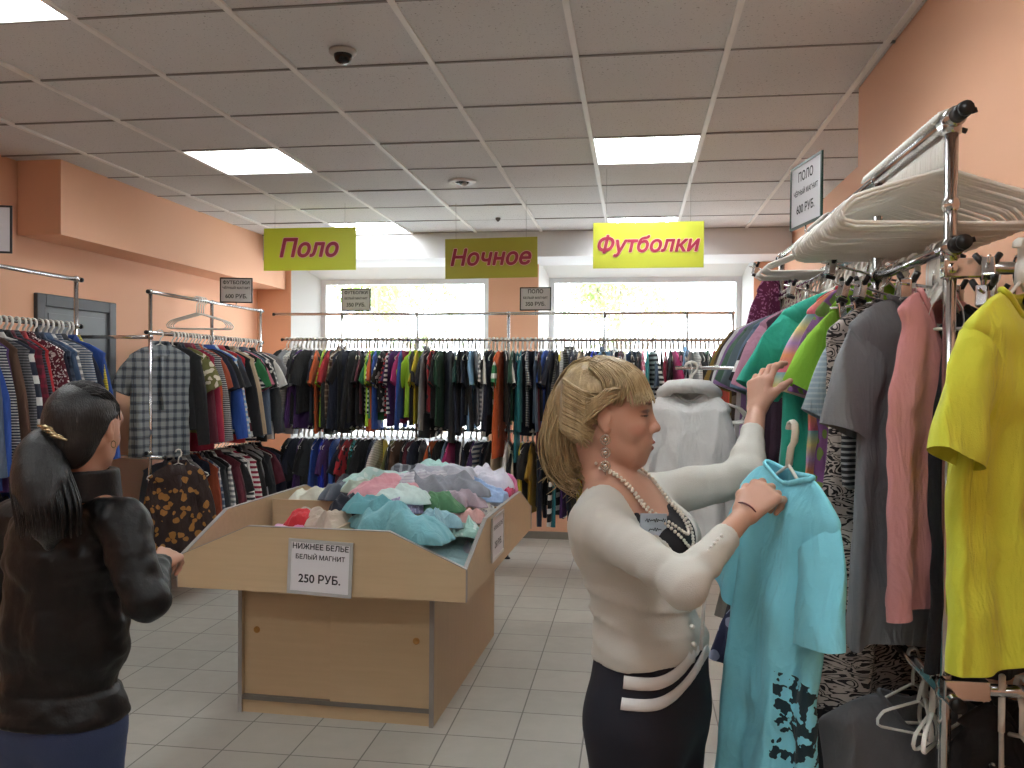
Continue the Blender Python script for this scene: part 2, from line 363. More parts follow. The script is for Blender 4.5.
# brown board and leaflet at the far right wall
r = empty('wooden_board', (1.30, 5.9, 2.02), 0, 'brown wooden board standing against the far right peach wall', 'board')
bevel(MB().box((-.02, -.35, 0), (.02, .35, .3)).build('panel', plain('brown_board', '8a6a48', .6, var=.15), r), .006); MB().box((-.026, -.36, .29), (.026, .36, .31)).build('edge_strip', plain('board_edge', 'a88a60', .5), r)

# ------------------------------------------------------------------ garments
# local frame: rail top at z=0, width along x, thickness along y; the garment faces -y
_rs = np.random.RandomState(12); _LAT = _rs.rand(32, 32, 32)
def vnoise(P):
    P = np.asarray(P, float); i = np.floor(P).astype(int); f = P-i; f = f*f*(3-2*f); o = 0
    for a in (0, 1):
        for b_ in (0, 1):
            for c in (0, 1):
                wt = (f[..., 0] if a else 1-f[..., 0])*(f[..., 1] if b_ else 1-f[..., 1])*(f[..., 2] if c else 1-f[..., 2])
                o = o+wt*_LAT[(i[..., 0]+a) % 32, (i[..., 1]+b_) % 32, (i[..., 2]+c) % 32]
    return o*2-1
def ring(c, hw, th, n, amp, fr, ph, p=.75, tw=0):
    out = []
    for k in range(n):
        a = 2*PI*k/n; ca, sa = math.cos(a), math.sin(a)
        x = hw*math.copysign(abs(ca)**p, ca); y = th*math.copysign(abs(sa)**.8, sa)
        y += amp*math.sin(fr*x/max(hw, .01)+ph)+amp*.6*math.sin(fr*1.9*x/max(hw, .01)+ph*2.3)+tw*x
        out.append((c[0]+x, c[1]+y, c[2]))
    return out
def loft(mb, rings):
    n = len(rings[0]); vs = [v for r_ in rings for v in r_]
    mb.add(vs, [(i*n+k, (i+1)*n+k, (i+1)*n+(k+1) % n, i*n+(k+1) % n) for i in range(len(rings)-1) for k in range(n)])
def garment_mesh(kind, mats, q, w=.42, L=.68, th=.022, hi=False, neckdrop=.05, amp=None, parts=None, strap=False):
    """kind: tee, shirt, longsleeve, tank, dress. Returns mesh; with parts={} the sleeves and collar come back apart."""
    n = 56 if hi else 16; rows = 26 if hi else 9
    hw = w/2; ph = q.uniform(0, 6); fr = q.uniform(5, 9); am = amp if amp is not None else q.uniform(.006, .014)
    body = MB(); R = []
    neck = {'tank': .07, 'dress': .075}.get(kind, .075); sd = .075 if kind != 'tank' else .05
    z0 = -.085
    top = 6 if hi else 3
    shx = hw*(.92 if kind in ('tank',) else 1)
    tw = q.uniform(-.06, .06)
    for i in range(top+1):
        t = i/top; hx = neck+(shx-neck)*(t**.85)
        R.append(ring((0, 0, z0-sd*t**1.15), hx, .006+(th-.006)*t, n, am*.15*t, fr, ph, tw=tw))
    for i in range(1, rows+1):
        t = i/rows; z = z0-sd-(L-sd)*t
        if kind == 'dress': hx = hw*(1-.16*math.sin(PI*min(1, t*1.6))+.25*t)
        elif kind == 'tank': hx = hw*((.72+.3*min(1, t*4)) if t < .25 else 1.02+.05*t)
        else: hx = hw*(.93+.05*t)*(1-.03*math.sin(PI*t))
        R.append(ring((0, 0, z), hx, th*(1+.4*t), n, am*(.3+.9*t), fr, ph+t*.5, tw=tw*(1+t*.3)))
    for k, (x, y, z) in enumerate(R[-1]): R[-1][k] = (x, y, z+.012*math.sin(3*x/hw+ph))
    loft(body, R)
    # neckline: pull the front (and a little of the back) down at the middle
    for idx, (x, y, z) in enumerate(body.v):
        d = math.exp(-(x/(.055))**2)
        if z > z0-.11:
            k = (1 if y < 0 else .25); dz = d*k*neckdrop*max(0, (z-(z0-.11))/.11)
            if kind in ('tank', 'dress'): dz *= 1.8
            body.v[idx] = (x, y, z-dz)
    sl = MB() if parts is not None else body
    slen = {'tee': .19, 'shirt': .56, 'longsleeve': .56, 'shirtshort': .2}.get(kind, 0)
    if slen:
        for s in (-1, 1):
            r0 = .085 if slen < .3 else .08; a = q.uniform(.25, .5) if slen < .3 else q.uniform(.08, .2); ns = 7 if hi else 4
            ns = ns if slen < .3 else ns+4; RR = []; bend = q.uniform(-.03, .05)
            for i in range(ns+1):
                t = i/ns; L_ = slen*t
                ang = a+(1.0-a)*max(0, 1-t*3)*.6
                cx = s*(hw-.070+math.sin(a)*L_+.026*min(1, t*3)); cz = z0-sd-.060-math.cos(a)*L_
                cy_ = bend*t+tw*s*hw
                rr = r0*(1-.15*t) if slen < .3 else r0*(1-.4*t)
                m = n//2*1 if n > 16 else 10; rg = []
                for k in range(m):
                    b_ = 2*PI*k/m; u = rr*math.cos(b_); v = (th*.95+.004)*math.sin(b_)+am*.4*math.sin(3*b_+ph+t*4)
                    tilt = .75 if t == 0 else .75*(1-t)+a*t
                    rg.append((cx+s*u*math.cos(tilt), cy_+v, cz+u*math.sin(tilt)))
                RR.append(rg)
            loft(sl, RR if s > 0 else [r_[::-1] for r_ in RR])
    col = MB() if parts is not None else body
    if kind in ('shirt', 'shirtshort'):
        m = 16; col.m = 0; a_ = []; b2 = []; c2 = []
        for k in range(m+1):
            b_ = -PI/2+2*PI*k/m; cx, cy_ = math.cos(b_), math.sin(b_)
            dz = -.03*(1 if cy_ < -.5 else 0)
            a_.append((cx*.062, cy_*.02, z0+.012+dz)); b2.append((cx*.058, cy_*.018, z0+.032+dz)); c2.append((cx*.085, cy_*.032-.004, z0-.008+dz*2.2))
        vs = a_+b2+c2; col.add(vs, [(k, k+1, m+1+k+1, m+1+k) for k in range(m)]+[(m+1+k, m+2+k, 2*m+3+k, 2*m+2+k) for k in range(m)])
        col.box((-.012, -th-.010, z0-.06-.5*L), (.012, -th-.004, z0-.07))
    elif parts is not None and kind in ('tee', 'longsleeve', 'tank', 'dress'):
        pts = []
        for k in range(24):
            b_ = 2*PI*k/24; x = .078*math.cos(b_); y = (-.010 if math.sin(b_) < 0 else .009)*abs(math.sin(b_))**.4
            d = math.exp(-(x/.055)**2); kk = (1 if y < 0 else .25)*(1.8 if kind in ('tank', 'dress') else 1)
            pts.append((x, y, z0+.003-d*kk*neckdrop))
        col.tube(pts, .0038, 6, closed=True, flat=1.6)
    if parts is not None:
        if sl.v: parts['sleeves'] = sl
        if col.v: parts['collar'] = col
    if hi:
        sd_ = q.uniform(0, 20)
        for m_ in (body, sl):
            if not m_.v: continue
            P = np.array(m_.v); w1 = vnoise(np.stack([P[:, 0]*11+sd_, P[:, 2]*2.6+sd_, P[:, 1]*3], -1)); w2 = vnoise(np.stack([P[:, 0]*24+P[:, 2]*9+sd_, P[:, 2]*10, P[:, 1]*5], -1)); w3 = 1-np.abs(vnoise(np.stack([P[:, 0]*9-P[:, 2]*12+sd_, P[:, 2]*8+P[:, 0]*6, P[:, 1]*5], -1)))*2
            k_ = np.clip((z0-.02-P[:, 2])*6, 0, 1); P[:, 1] += (w1*.020+w2*.005+w3*.006)*k_; m_.v = [tuple(v) for v in P]
            if m_ is sl and sl is body: break
    return body.mesh('garment', mats, True)
def garment_big(kind, mat, q, name, loc, rz, label, cat, tilt=(0, 0), bandmat=None, **kw):
    pr = {}; kw.setdefault('hi', True)
    me = garment_mesh(kind, mat, q, parts=pr, **kw)
    o = link(name, me, None, loc, (tilt[0], tilt[1], rz)); tag(o, label, cat)
    s_ = o.modifiers.new('s', 'SUBSURF'); s_.levels = s_.render_levels = 1
    if 'sleeves' in pr:
        m = pr['sleeves']; h = len(m.v)//2; hf = len(m.f)//2
        for a, b_ in ((0, h), (h, 2*h)):
            fs = [tuple(i-a for i in f) for f in m.f if a <= f[0] < b_]
            c = link('sleeve', mesh_from('sleeve', m.v[a:b_], fs, mat), o); sm = c.modifiers.new('s', 'SUBSURF'); sm.levels = sm.render_levels = 1
    if 'collar' in pr: pr['collar'].build('collar' if 'shirt' in kind else 'neckband', bandmat or mat, o, True)
    return o

# ------------------------------------------------------------------ hangers
def hook_pts(z0, r=.02, n=9):     # round hook over the rail (rail centre z = 0 -> hook rides on it)
    return [(0, 0, z0)]+[(0, 0, z0+.02)]+[(r*math.sin(a)+0, 0, .0+r*math.cos(a)) for a in [PI*1.0-PI*1.35*k/n for k in range(n+1)]]
def hanger_mesh(wd=.40, n=5, r=.0042, mat=None):
    m = MB(); hw = wd/2
    P = [(0, 0, -.075), (0, 0, -.05), (.004, 0, -.035), (.019, 0, -.022), (.021, 0, 0), (.014, 0, .016), (0, 0, .021), (-.014, 0, .015), (-.019, 0, .002)]
    m.tube(P, r, n, ref=(0, 1, 0), flat=2.4); m.tube([(-hw, 0, -.155), (-hw*.5, 0, -.115), (0, 0, -.073), (hw*.5, 0, -.115), (hw, 0, -.155), (hw+.006, 0, -.168), (hw-.01, 0, -.178), (0, 0, -.178), (-hw+.01, 0, -.178), (-hw-.006, 0, -.168)], r, n, closed=True)
    return m.mesh('hanger', mat or PLASTIC, True)
HANG = hanger_mesh()
HANGBIG = None
def wide_hanger_mesh():      # flat ribbed plastic hanger with deep rounded ends
    m = MB(); hw = .205; RF = (0, 1, 0)
    P = [(0, 0, -.095), (0, 0, -.04), (.005, 0, -.026), (.020, 0, -.014), (.024, 0, .004), (.018, 0, .02), (.0, 0, .026), (-.018, 0, .019), (-.024, 0, .004)]
    m.tube(P, .0045, 8, ref=RF, flat=1.5)
    L = [(0, 0, -.098)]
    for t in (.25, .5, .75): L.append((hw*t, 0, -.098-.062*t))
    L += [(hw*.93, 0, -.158), (hw, 0, -.172), (hw+.012, 0, -.19), (hw+.004, 0, -.208), (hw-.02, 0, -.214)]
    M_ = L+[(hw*.4, 0, -.214), (-hw*.4, 0, -.214)]+[(-x, y, z) for x, y, z in L[::-1]][:-1]
    m.tube(M_, .0048, 8, closed=True, ref=RF, flat=1.05)
    return m.mesh('hanger', clearplastic(), True)
HANGBIG = wide_hanger_mesh()
CH = chrome()
def put_hanger(loc, rz, label, group, me=None, name='clothes_hanger', tilt=0):
    o = link(name, me or HANG, None, loc, (0, tilt, rz)); return tag(o, label, 'hanger', group)

# ------------------------------------------------------------------ racks
def flange(m, c, ax):        # chrome pipe joint with black cap
    m.ball(c, (.026, .026, .026), 12, 8)
def rack(name, label, posts, top, rails, r=.0125):
    """posts: list of (x, y); rails: list of (z, p0, p1)"""
    bx, by = posts[0]; root = empty(name, (bx, by, 0), 0, label, 'clothes rack')
    for (x, y) in posts:
        p = MB().tube([(x-bx, y-by, .0), (x-bx, y-by, top)], r, 12).build('post', CH, root, True)
        for z, a, b_ in rails: MB().ball((x-bx, y-by, z), (.02, .02, .02), 10, 6).build('joint', CH, p, True)
        MB().lathe([(.03, 0), (.03, .006), (.014, .02), (.0125, .02)], (x-bx, y-by, 0), 16).build('foot', BLACKP, p, True)
    for z, a, b_ in rails:
        rl = MB().tube([(a[0]-bx, a[1]-by, z), (b_[0]-bx, b_[1]-by, z)], r, 12).build('rail', CH, root, True)
        A, B = Vector((a[0]-bx, a[1]-by, z)), Vector((b_[0]-bx, b_[1]-by, z)); d = (B-A).normalized()
        MB().tube([A-d*.014, A+d*.002], r*1.12, 12).build('end_cap', BLACKP, rl, True); MB().tube([B-d*.002, B+d*.014], r*1.12, 12).build('end_cap', BLACKP, rl, True)
    return root
BY, BT, BR, BL = 7.3, 2.112, 1.885, 1.10
LX, LT, LR, LL_ = -3.25, 2.13, 1.855, 1.04
rack('clothes_rack', 'long chrome two-tier clothes rack along the window wall', [(x, BY) for x in (-2.57, -1.89, -1.08, -.255, .427, .80)], BT,
     [(BT, (-3.2, BY), (.80, BY)), (BR, (-3.12, BY), (.80, BY)), (BL, (-3.1, BY), (.80, BY))])
rack('clothes_rack', 'chrome two-tier clothes rack on the left wall with the plaid shirt at its end', [(LX, 5.40), (LX, 6.25), (LX, 7.12)], LT,
     [(LT, (LX, 5.38), (LX, 7.15)), (LR, (LX, 5.36), (LX, 7.15)), (LL_, (LX, 5.36), (LX, 7.15)), (LR-.03, (-3.78, 5.40), (LX, 5.40)), (LL_-.03, (-3.78, 5.40), (-3.15, 5.40))])
rack('clothes_rack', 'chrome clothes rack at the left edge behind the dark-haired woman', [(LX, 3.3), (LX, 4.62)], LT,
     [(LT, (LX, 3.2), (LX, 4.66)), (LR, (LX, 3.2), (LX, 4.66)), (LL_, (LX, 3.2), (LX, 4.66))])
RX, RT, RR_, RL_, RR2 = .658, 2.135, 1.865, .94, 1.955
rk = rack('clothes_rack', 'tall chrome clothes rack on the right loaded with white hangers', [(RX, 1.93), (RX, 2.485), (RX, 4.05)], RT,
     [(RT, (RX, 1.86), (RX, 4.12)), (RR_, (RX, 1.86), (RX, 2.47)), (RR2, (RX, 2.50), (RX, 4.12)), (RL_-.02, (RX, 1.86), (RX, 4.12)), (RR_-.045, (RX, 1.93), (.97, 1.93)), (RL_, (RX, 1.90), (.97, 1.90))], .0135)
for z in (RT, RR_):      # chunky clamps at the front post
    m = MB().tube([(0, -.03, z), (0, .035, z)], .021, 16).tube([(0, 0, z-.03), (0, 0, z+.012)], .019, 16).tube([(0, 0, z), (.034, -.012, z+.012)], .0045, 8).tube([(0, .03, z), (.03, .03, z-.014)], .0045, 8)
    c = m.build('clamp', CH, rk, True)
    MB().tube([(0, -.072, z), (0, -.028, z)], .0165, 16).build('end_cap', BLACKP, c, True)
    MB().tube([(.034, -.012, z+.012), (.044, -.015, z+.015)], .006, 8).build('screw_knob', BLACKP, c, True); MB().tube([(.03, .03, z-.014), (.04, .03, z-.018)], .006, 8).build('screw_knob', BLACKP, c, True)
for y, z in ((0, RR_-.045), (-.03, RL_)): bevel(MB().box((-.016, y-.016, z-.021), (.075, y+.016, z+.021)).build('arm_bracket', CH, rk), .004)

PAL = dict(black='17181b', navy='1b2236', charcoal='35383d', grey='85878a', white='d8d8d4', cream='d6cdb4', orange='c2582a', red='a8242c', maroon='5a1d2c', teal='1f6f78', lime='a6cf38',
  green='2f7a48', olive='6d6b3a', blue='2a50a0', cobalt='2037c0', purple='4c2c68', pink='d07a92', magenta='b02f70', yellow='d8c436', mustard='a8862c', brown='5c4232', beige='b8a68a', turquoise='3aa8ac',
  lilac='9a88b8', coral='d8604c', rust='964428', khaki='7d7a5a', slate='4f6076', sky='86b0d4', crimson='901c3a', mint='8fc8b0', plum='42243f', denim='3f5878', peach='dba482', silver='a6abb0', forest='1e4630', bottle='12403a')
ADJ = dict(lime='lime green', sky='sky blue', forest='forest green', bottle='bottle green', slate='slate blue', cobalt='bright blue', mint='mint green')
def spec(tok):      # "navy/stripe/white/shirt" -> colour, pattern, second colour, kind
    p = tok.replace('_', ' ').split('/'); c = p[0]; pat = p[1] if len(p) > 1 and p[1] else 'plain'; c2 = p[2] if len(p) > 2 and p[2] else 'white'; k = p[3] if len(p) > 3 else 'tee'
    return c, pat, c2, k
KN = dict(tee=('t_shirt', 't-shirt', 'shirt'), shirt=('collared_shirt', 'long-sleeved shirt', 'shirt'), shirtshort=('collared_shirt', 'collared short-sleeved shirt', 'shirt'),
          longsleeve=('jersey_top', 'long-sleeved top', 'top'), tank=('vest_top', 'sleeveless top', 'top'), dress=('tunic', 'long tunic', 'tunic'))
used_labels = set()
def fill_rail(toks, p0, p1, z, where, group, seed, w=.40, L=(.54, .76), rz0=0, jit=.3, hgroup=None):
    q = random.Random(seed); p0, p1 = Vector(p0), Vector(p1); n = len(toks); sp_ = [spec(t) for t in toks]; nm = lambda s_: ADJ.get(s_[0], s_[0])
    for i, (c, pat, c2, k) in enumerate(sp_):
        p = p0+(p1-p0)*((i+.5)/n+q.uniform(-.2, .2)/n)
        rz = rz0+q.gauss(0, jit)*.6
        ww = w*q.uniform(.9, 1.08); ll = q.uniform(*L)*(1.25 if k == 'dress' else 1)
        me = garment_mesh(k, cloth(PAL[c], pat, PAL[c2]), q, w=ww, L=ll, th=q.uniform(.011, .019))
        nme, kind, cat = KN[k]
        pt = {'plain': '', 'check': 'checked ', 'plaid': 'plaid ', 'stripe': 'striped ', 'fine stripe': 'finely striped ', 'wide stripe': 'broad-striped ', 'floral': 'flowered ', 'print': 'printed ', 'speckle': 'speckled ', 'zebra': 'zebra-print '}[pat]
        a, b_ = (nm(sp_[i-1]) if i else None), (nm(sp_[i+1]) if i < n-1 else None)
        base = nm(sp_[i])+' '+pt+kind
        if a and b_: lab = '%s %s, between %s and %s' % (base, where, a, b_)
        elif b_: lab = '%s first %s, before the %s one' % (base, where, b_)
        else: lab = '%s last %s, after the %s one' % (base, where, a)
        if lab in used_labels:
            lab2 = lab.replace(', between ', ' between ')
            a2 = nm(sp_[i-2]) if i > 1 else 'nothing'; lab = '%s %s, right of %s then %s' % (base, where, a2, a)
            if lab in used_labels: print('DUPLABEL', lab)
        used_labels.add(lab)
        o = link(nme, me, None, (p.x, p.y, z), (0, 0, rz+PI*(q.random() < .3))); tag(o, lab, cat, group)
        h = link('clothes_hanger', HANG, None, (p.x, p.y, z), (0, 0, rz)); h.scale = (.9, 1, 1)
        tag(h, 'white plastic hanger under a garment '+where, 'hanger', 'hangers '+where)
up_back = """black/ grey black white/fine_stripe/black/shirt charcoal purple/plain//longsleeve black navy orange forest/print/orange/tee lime/print/orange/tee black/plain//longsleeve red charcoal brown/check/beige/shirt black navy/plain//longsleeve black/plain//longsleeve
 maroon black white/stripe/navy/tee orange lime blue/ green black/print/white/tee navy/stripe/white/tee red/stripe/black/tee purple blue/plain//longsleeve magenta lime black yellow lime grey/plain//shirt charcoal red/print/black/tee black forest navy/dress black/plain//dress
 bottle black black/plain//longsleeve navy sky grey grey/stripe/white/tee white black navy/plain//longsleeve green/wide_stripe/white/tee orange/plain//dress black/plain//longsleeve white forest teal/plain//dress teal/plain//longsleeve navy/fine_stripe/white/tee navy slate/plain//longsleeve
 maroon/plain//dress black blue/ navy black/ yellow/plain//dress white/fine_stripe/black/tee black/fine_stripe/white/shirt navy charcoal/plain//dress beige black navy/plain//longsleeve cobalt black slate/plain//shirt sky white/check/slate/shirt navy maroon white
 black/floral/white/tee denim black pink/floral/white/tee turquoise black/stripe/white/tee slate black/plain//longsleeve crimson black magenta black/print/pink/tee denim sky/plain//shirt silver white/fine_stripe/slate/tee black forest grey/fine_stripe/white/tee red coral/plain//longsleeve white silver""".replace('navy/dress', 'navy/plain//dress').split()
lo_back = """black navy purple/plain//longsleeve black charcoal blue/plain//longsleeve cobalt/plain//longsleeve purple blue/plain//longsleeve maroon/plain//longsleeve navy red/print/black/tee forest/floral/turquoise/longsleeve black/plain//longsleeve black navy white/fine_stripe/black/tee yellow/plain//longsleeve
 black olive brown/plain//longsleeve black/plain//longsleeve maroon navy charcoal black orange black/plain//longsleeve slate magenta navy white/plain//longsleeve black purple white/stripe/slate/tee navy/plain//longsleeve black beige cream/plain//longsleeve white black
 yellow/plain//longsleeve charcoal mustard navy/plain//longsleeve black teal/plain//longsleeve black/wide_stripe/white/longsleeve purple navy black/plain//longsleeve yellow brown orange/plain//tee plum coral/stripe/white/longsleeve red/stripe/white/longsleeve black navy/plain//longsleeve green/plain//dress
 charcoal crimson/floral/white/tee white/print/black/longsleeve black slate white/plain//tee black/plain//longsleeve navy forest black maroon charcoal navy/plain//longsleeve black grey purple""".split()
left_up = """black/plain//shirt navy/plain//shirt olive/print/cream/tee maroon/plain//shirt crimson/plain//shirt charcoal/fine_stripe/white/shirt orange/plain//shirt rust/plain//tee navy black/plain//tee blue/plain//shirt sky/stripe/white/shirt charcoal red/plain//shirt maroon/wide_stripe/white/longsleeve
 black/plain//shirt slate/plain//tee beige/plain//shirt navy/stripe/white/tee black green pink/plain//tee slate/plain//shirt black/print/white/tee grey/stripe/white/tee charcoal/plain//shirt white black/stripe/red/tee navy/plain//tee grey""".split()
left_lo = """slate/plain//shirt white/fine_stripe/slate/shirt grey/plain//shirt navy/plain//shirt rust/plain//shirt slate/check/white/shirt charcoal/plain//shirt black/plain//shirt white/stripe/grey/shirt maroon/plain//shirt black/plain//tee charcoal/stripe/white/shirt
 white/plain//shirt crimson/stripe/white/shirt black/plain//shirt navy/check/white/shirt grey/plain//shirt black/plain//tee silver/plain//shirt charcoal/plain//shirt maroon/plain//tee navy/plain//shirt black""".split()
near_up = """crimson/check/white/shirt slate/plain//shirt blue/plain//shirt navy/fine_stripe/white/shirt purple/plain//shirt charcoal/fine_stripe/grey/shirt brown/plain//shirt navy/wide_stripe/white/shirt black/plain//shirt maroon/check/crimson/shirt black/fine_stripe/slate/shirt red/plain//shirt
 maroon/speckle/white/shirt navy/plain//shirt slate/check/navy/shirt denim/plain//shirt grey/stripe/white/shirt slate/fine_stripe/white/shirt charcoal/plain//shirt navy/plain//tee blue/plain//shirt yellow/fine_stripe/olive/shirt""".split()
near_lo = "maroon/check/white/shirt navy/plain//shirt blue/print/navy/shirt black/plain//shirt slate/plain//shirt charcoal/plain//shirt".split()
fill_rail(up_back, (-3.10, BY, 0), (.78, BY, 0), BR, 'on the window wall upper rail', 'garments on the upper rail by the windows', 11, rz0=PI/2, jit=.35)
fill_rail(lo_back, (-3.05, BY, 0), (.78, BY, 0), BL, 'on the window wall lower rail', 'garments on the lower rail by the windows', 12, rz0=PI/2, jit=.35, L=(.5, .66))
fill_rail(left_up, (LX, 5.66, 0), (LX, 7.1, 0), LR, 'on the left wall upper rail', 'garments on the left upper rail', 13, w=.46, jit=.3)
fill_rail(left_lo, (LX, 5.68, 0), (LX, 7.1, 0), LL_, 'on the left wall lower rail', 'garments on the left lower rail', 14, w=.46, jit=.3)
fill_rail(near_up, (LX, 3.62, 0), (LX, 4.60, 0), LR, 'on the near left upper rail', 'shirts on the near left rail', 15, w=.46, jit=.25, L=(.66, .78))
fill_rail(near_lo, (LX, 3.7, 0), (LX, 4.5, 0), LL_, 'on the near left lower rail', 'shirts on the near left lower rail', 16, w=.46, jit=.25)
# end pieces of the left racks, turned to the shop
q = random.Random(5)
garment_big('shirtshort', cloth('8c9292', 'plaid', '3a4350'), q, 'collared_shirt', (LX+.03, 5.47, LR), .95, 'grey and black plaid short-sleeved shirt at the front end of the left rack', 'shirt', w=.44, L=.76, th=.022)
put_hanger((LX+.03, 5.47, LR), .95, 'white plastic hanger inside the plaid shirt', None)
garment_big('shirt', cloth('2a1a18', 'print', '9a6a30'), q, 'collared_shirt', (LX+.16, 5.48, LL_), .8, 'dark shirt with orange and yellow leaf print below the plaid shirt', 'shirt', w=.40, L=.66, th=.03)
put_hanger((LX+.16, 5.48, LL_), .8, 'white plastic hanger inside the leaf print shirt', None)

# ------------------------------------------------------------------ value noise and crumpled cloth
def crumple(name, loc, sx, sy, h, rot, mat, label, seed, cat='garment', group=None, ridge=1.0, n=44, lay=(0, 0), clip=None):
    """one crumpled garment lying in a heap: folded outline, ridged folds, edges tucked down"""
    u = np.linspace(-1, 1, n); U, V = np.meshgrid(u, u, indexing='ij')
    X = U*np.sqrt(1-V*V/2); Y = V*np.sqrt(1-U*U/2); R = np.sqrt(X*X+Y*Y); A = np.arctan2(Y, X); s = seed*7.31
    out = 1+.20*np.sin(2*A+s)+.12*np.sin(3*A+s*2)+.09*np.sin(5*A+s*3)+.05*np.sin(9*A+s)
    gx, gy = X*out, Y*out
    def N(k, o): return vnoise(np.stack([gx*k+o+s, gy*k+o*1.7, np.full_like(gx, s+o)], -1))
    wx = gx+.10*N(1.6, 3)+.04*N(4, 6); wy = gy+.10*N(1.6, 9)+.04*N(4, 2)
    def folds(ang, freq, o):      # sharp-crested parallel folds that wander and fade
        c_, s_ = math.cos(ang), math.sin(ang); p_ = (gx*c_+gy*s_)*freq+1.3*N(1.3, o)+.5*N(3, o+1)
        return (1-np.abs(np.sin(p_))**.8)*np.clip(.55+N(1.5, o+2), 0, 1)
    soft = np.clip((1-R)*3.5, 0, 1)
    low = .62+.38*N(1.2, 5)+.18*N(2.6, 8)
    dome = np.clip(1-R**2.6, 0, 1)**.75
    z = h*dome*low+(folds(s % 3.1, 4.5, 11)*.042+folds((s*1.7) % 3.1, 8, 21)*.024+folds((s*2.3) % 3.1, 14, 31)*.012)*ridge*soft-np.clip(R-.88, 0, 1)*h*.8
    z += lay[0]*gx*sx+lay[1]*gy*sy
    V_ = np.stack([wx*sx, wy*sy, z], -1).reshape(-1, 3)
    if clip is not None:      # keep it inside the tray walls
        Wx = loc[0]+V_[:, 0]*math.cos(rot)-V_[:, 1]*math.sin(rot); Wy = loc[1]+V_[:, 0]*math.sin(rot)+V_[:, 1]*math.cos(rot); Wz = V_[:, 2]+loc[2]
        ux, uy = Wx+1.355, Wy-3.759; lx = ux*math.cos(TR)+uy*math.sin(TR); ly = -ux*math.sin(TR)+uy*math.cos(TR)
        lx = np.clip(lx, clip[0], clip[1]); ly = np.clip(ly, clip[2], clip[3]); Wz = np.maximum(Wz, .648)
        ux = lx*math.cos(TR)-ly*math.sin(TR)-1.355-loc[0]; uy = lx*math.sin(TR)+ly*math.cos(TR)+3.759-loc[1]
        V_ = np.stack([ux*math.cos(rot)+uy*math.sin(rot), -ux*math.sin(rot)+uy*math.cos(rot), Wz-loc[2]], -1)
    F = [(i*n+j, (i+1)*n+j, (i+1)*n+j+1, i*n+j+1) for i in range(n-1) for j in range(n-1)]
    o = link(name, mesh_from(name, V_.tolist(), F, mat), None, loc, (0, 0, rot)); m = o.modifiers.new('s', 'SUBSURF'); m.levels = m.render_levels = 1
    so = o.modifiers.new('t', 'SOLIDIFY'); so.thickness = .004
    return tag(o, label, cat, group)

# ------------------------------------------------------------------ bargain table
def woodmat(name, c, along):
    N = NT(name); v = N.coord((2, 2, 26) if along == 'z0' else ((1.2, 22, 22) if along == 'x' else (22, 22, 1.2)))
    f = N.noise(v, 1.6, 5, .6); c_ = lin(c); N.l(N.mix(f, tuple(x*.88 for x in c_[:3])+(1,), tuple(min(1, x*1.08) for x in c_[:3])+(1,)), N.b.inputs['Base Color']); N.set(Roughness=.42); return N.m
WX = woodmat('light_beech_laminate', 'bda684', 'x'); WZ = woodmat('light_beech_laminate_upright', 'b59e7c', 'z'); EDGE = plain('grey_edge_strip', '8d8a86', .45)
TR = -.034; tb = empty('display_table', (-1.355, 3.759, 0), TR, 'beech laminate bargain table with raised tray and sliding doors', 'display table')
def tl(x, y, z): return Vector((-1.355+x*math.cos(TR)-y*math.sin(TR), 3.759+x*math.sin(TR)+y*math.cos(TR), z))
for s in (-1, 1):
    o = MB().box((s*.471-(.018 if s > 0 else 0), 0, 0), (s*.471+(.018 if s < 0 else 0), 1.40, .625)).build('side_panel', WZ, tb)
    MB().box((s*.462-.0095, -.003, 0), (s*.462+.0095, 0, .625)).build('edge_strip', EDGE, o); MB().box((s*.471-.0005, 0, 0), (s*.471+.0008*s, .012, .625)).build('edge_strip', EDGE, o)
MB().box((-.453, .03, .09), (.453, 1.38, .10)).build('bottom_shelf', WX, tb); MB().box((-.453, 1.38, 0), (.453, 1.40, .625)).build('back_panel', WZ, tb)
MB().box((-.453, .012, 0), (.453, .028, .062)).build('plinth', WX, tb); o = MB().box((-.453, .0, .062), (.453, .04, .082)).build('door_track', plain('grey_track', '77736c', .4, .3), tb)
MB().box((-.453, .0, .605), (.453, .04, .625)).build('door_track', MATS['grey_track'], tb)
for x0, x1, y, hx in ((-.453, .02, .024, -.39), (-.02, .453, .004, .39)):
    d = MB().box((x0, y, .082), (x1, y+.016, .605)).build('sliding_door', WX, tb); bevel(d, .0015)
    MB().lathe([(.001, .001), (.010, .001), (.012, .004), (.015, .004), (.016, .0)], (0, 0, 0), 20).build('finger_pull', plain('brass', 'a88048', .35, .7), d, True, (hx, y, .385), (PI/2, 0, 0))
MB().box((-.471, 0, .607), (.471, 1.40, .625)).build('top_panel', WX, tb)
def slanted(w, c=.34):      # long side low at the corners, rising to the middle
    return [(-w, .625), (w, .625), (w, .765), (w-c, .912), (-w+c, .912), (-w, .765)]
TY0, TY1, TW = -.195, 1.595, .665
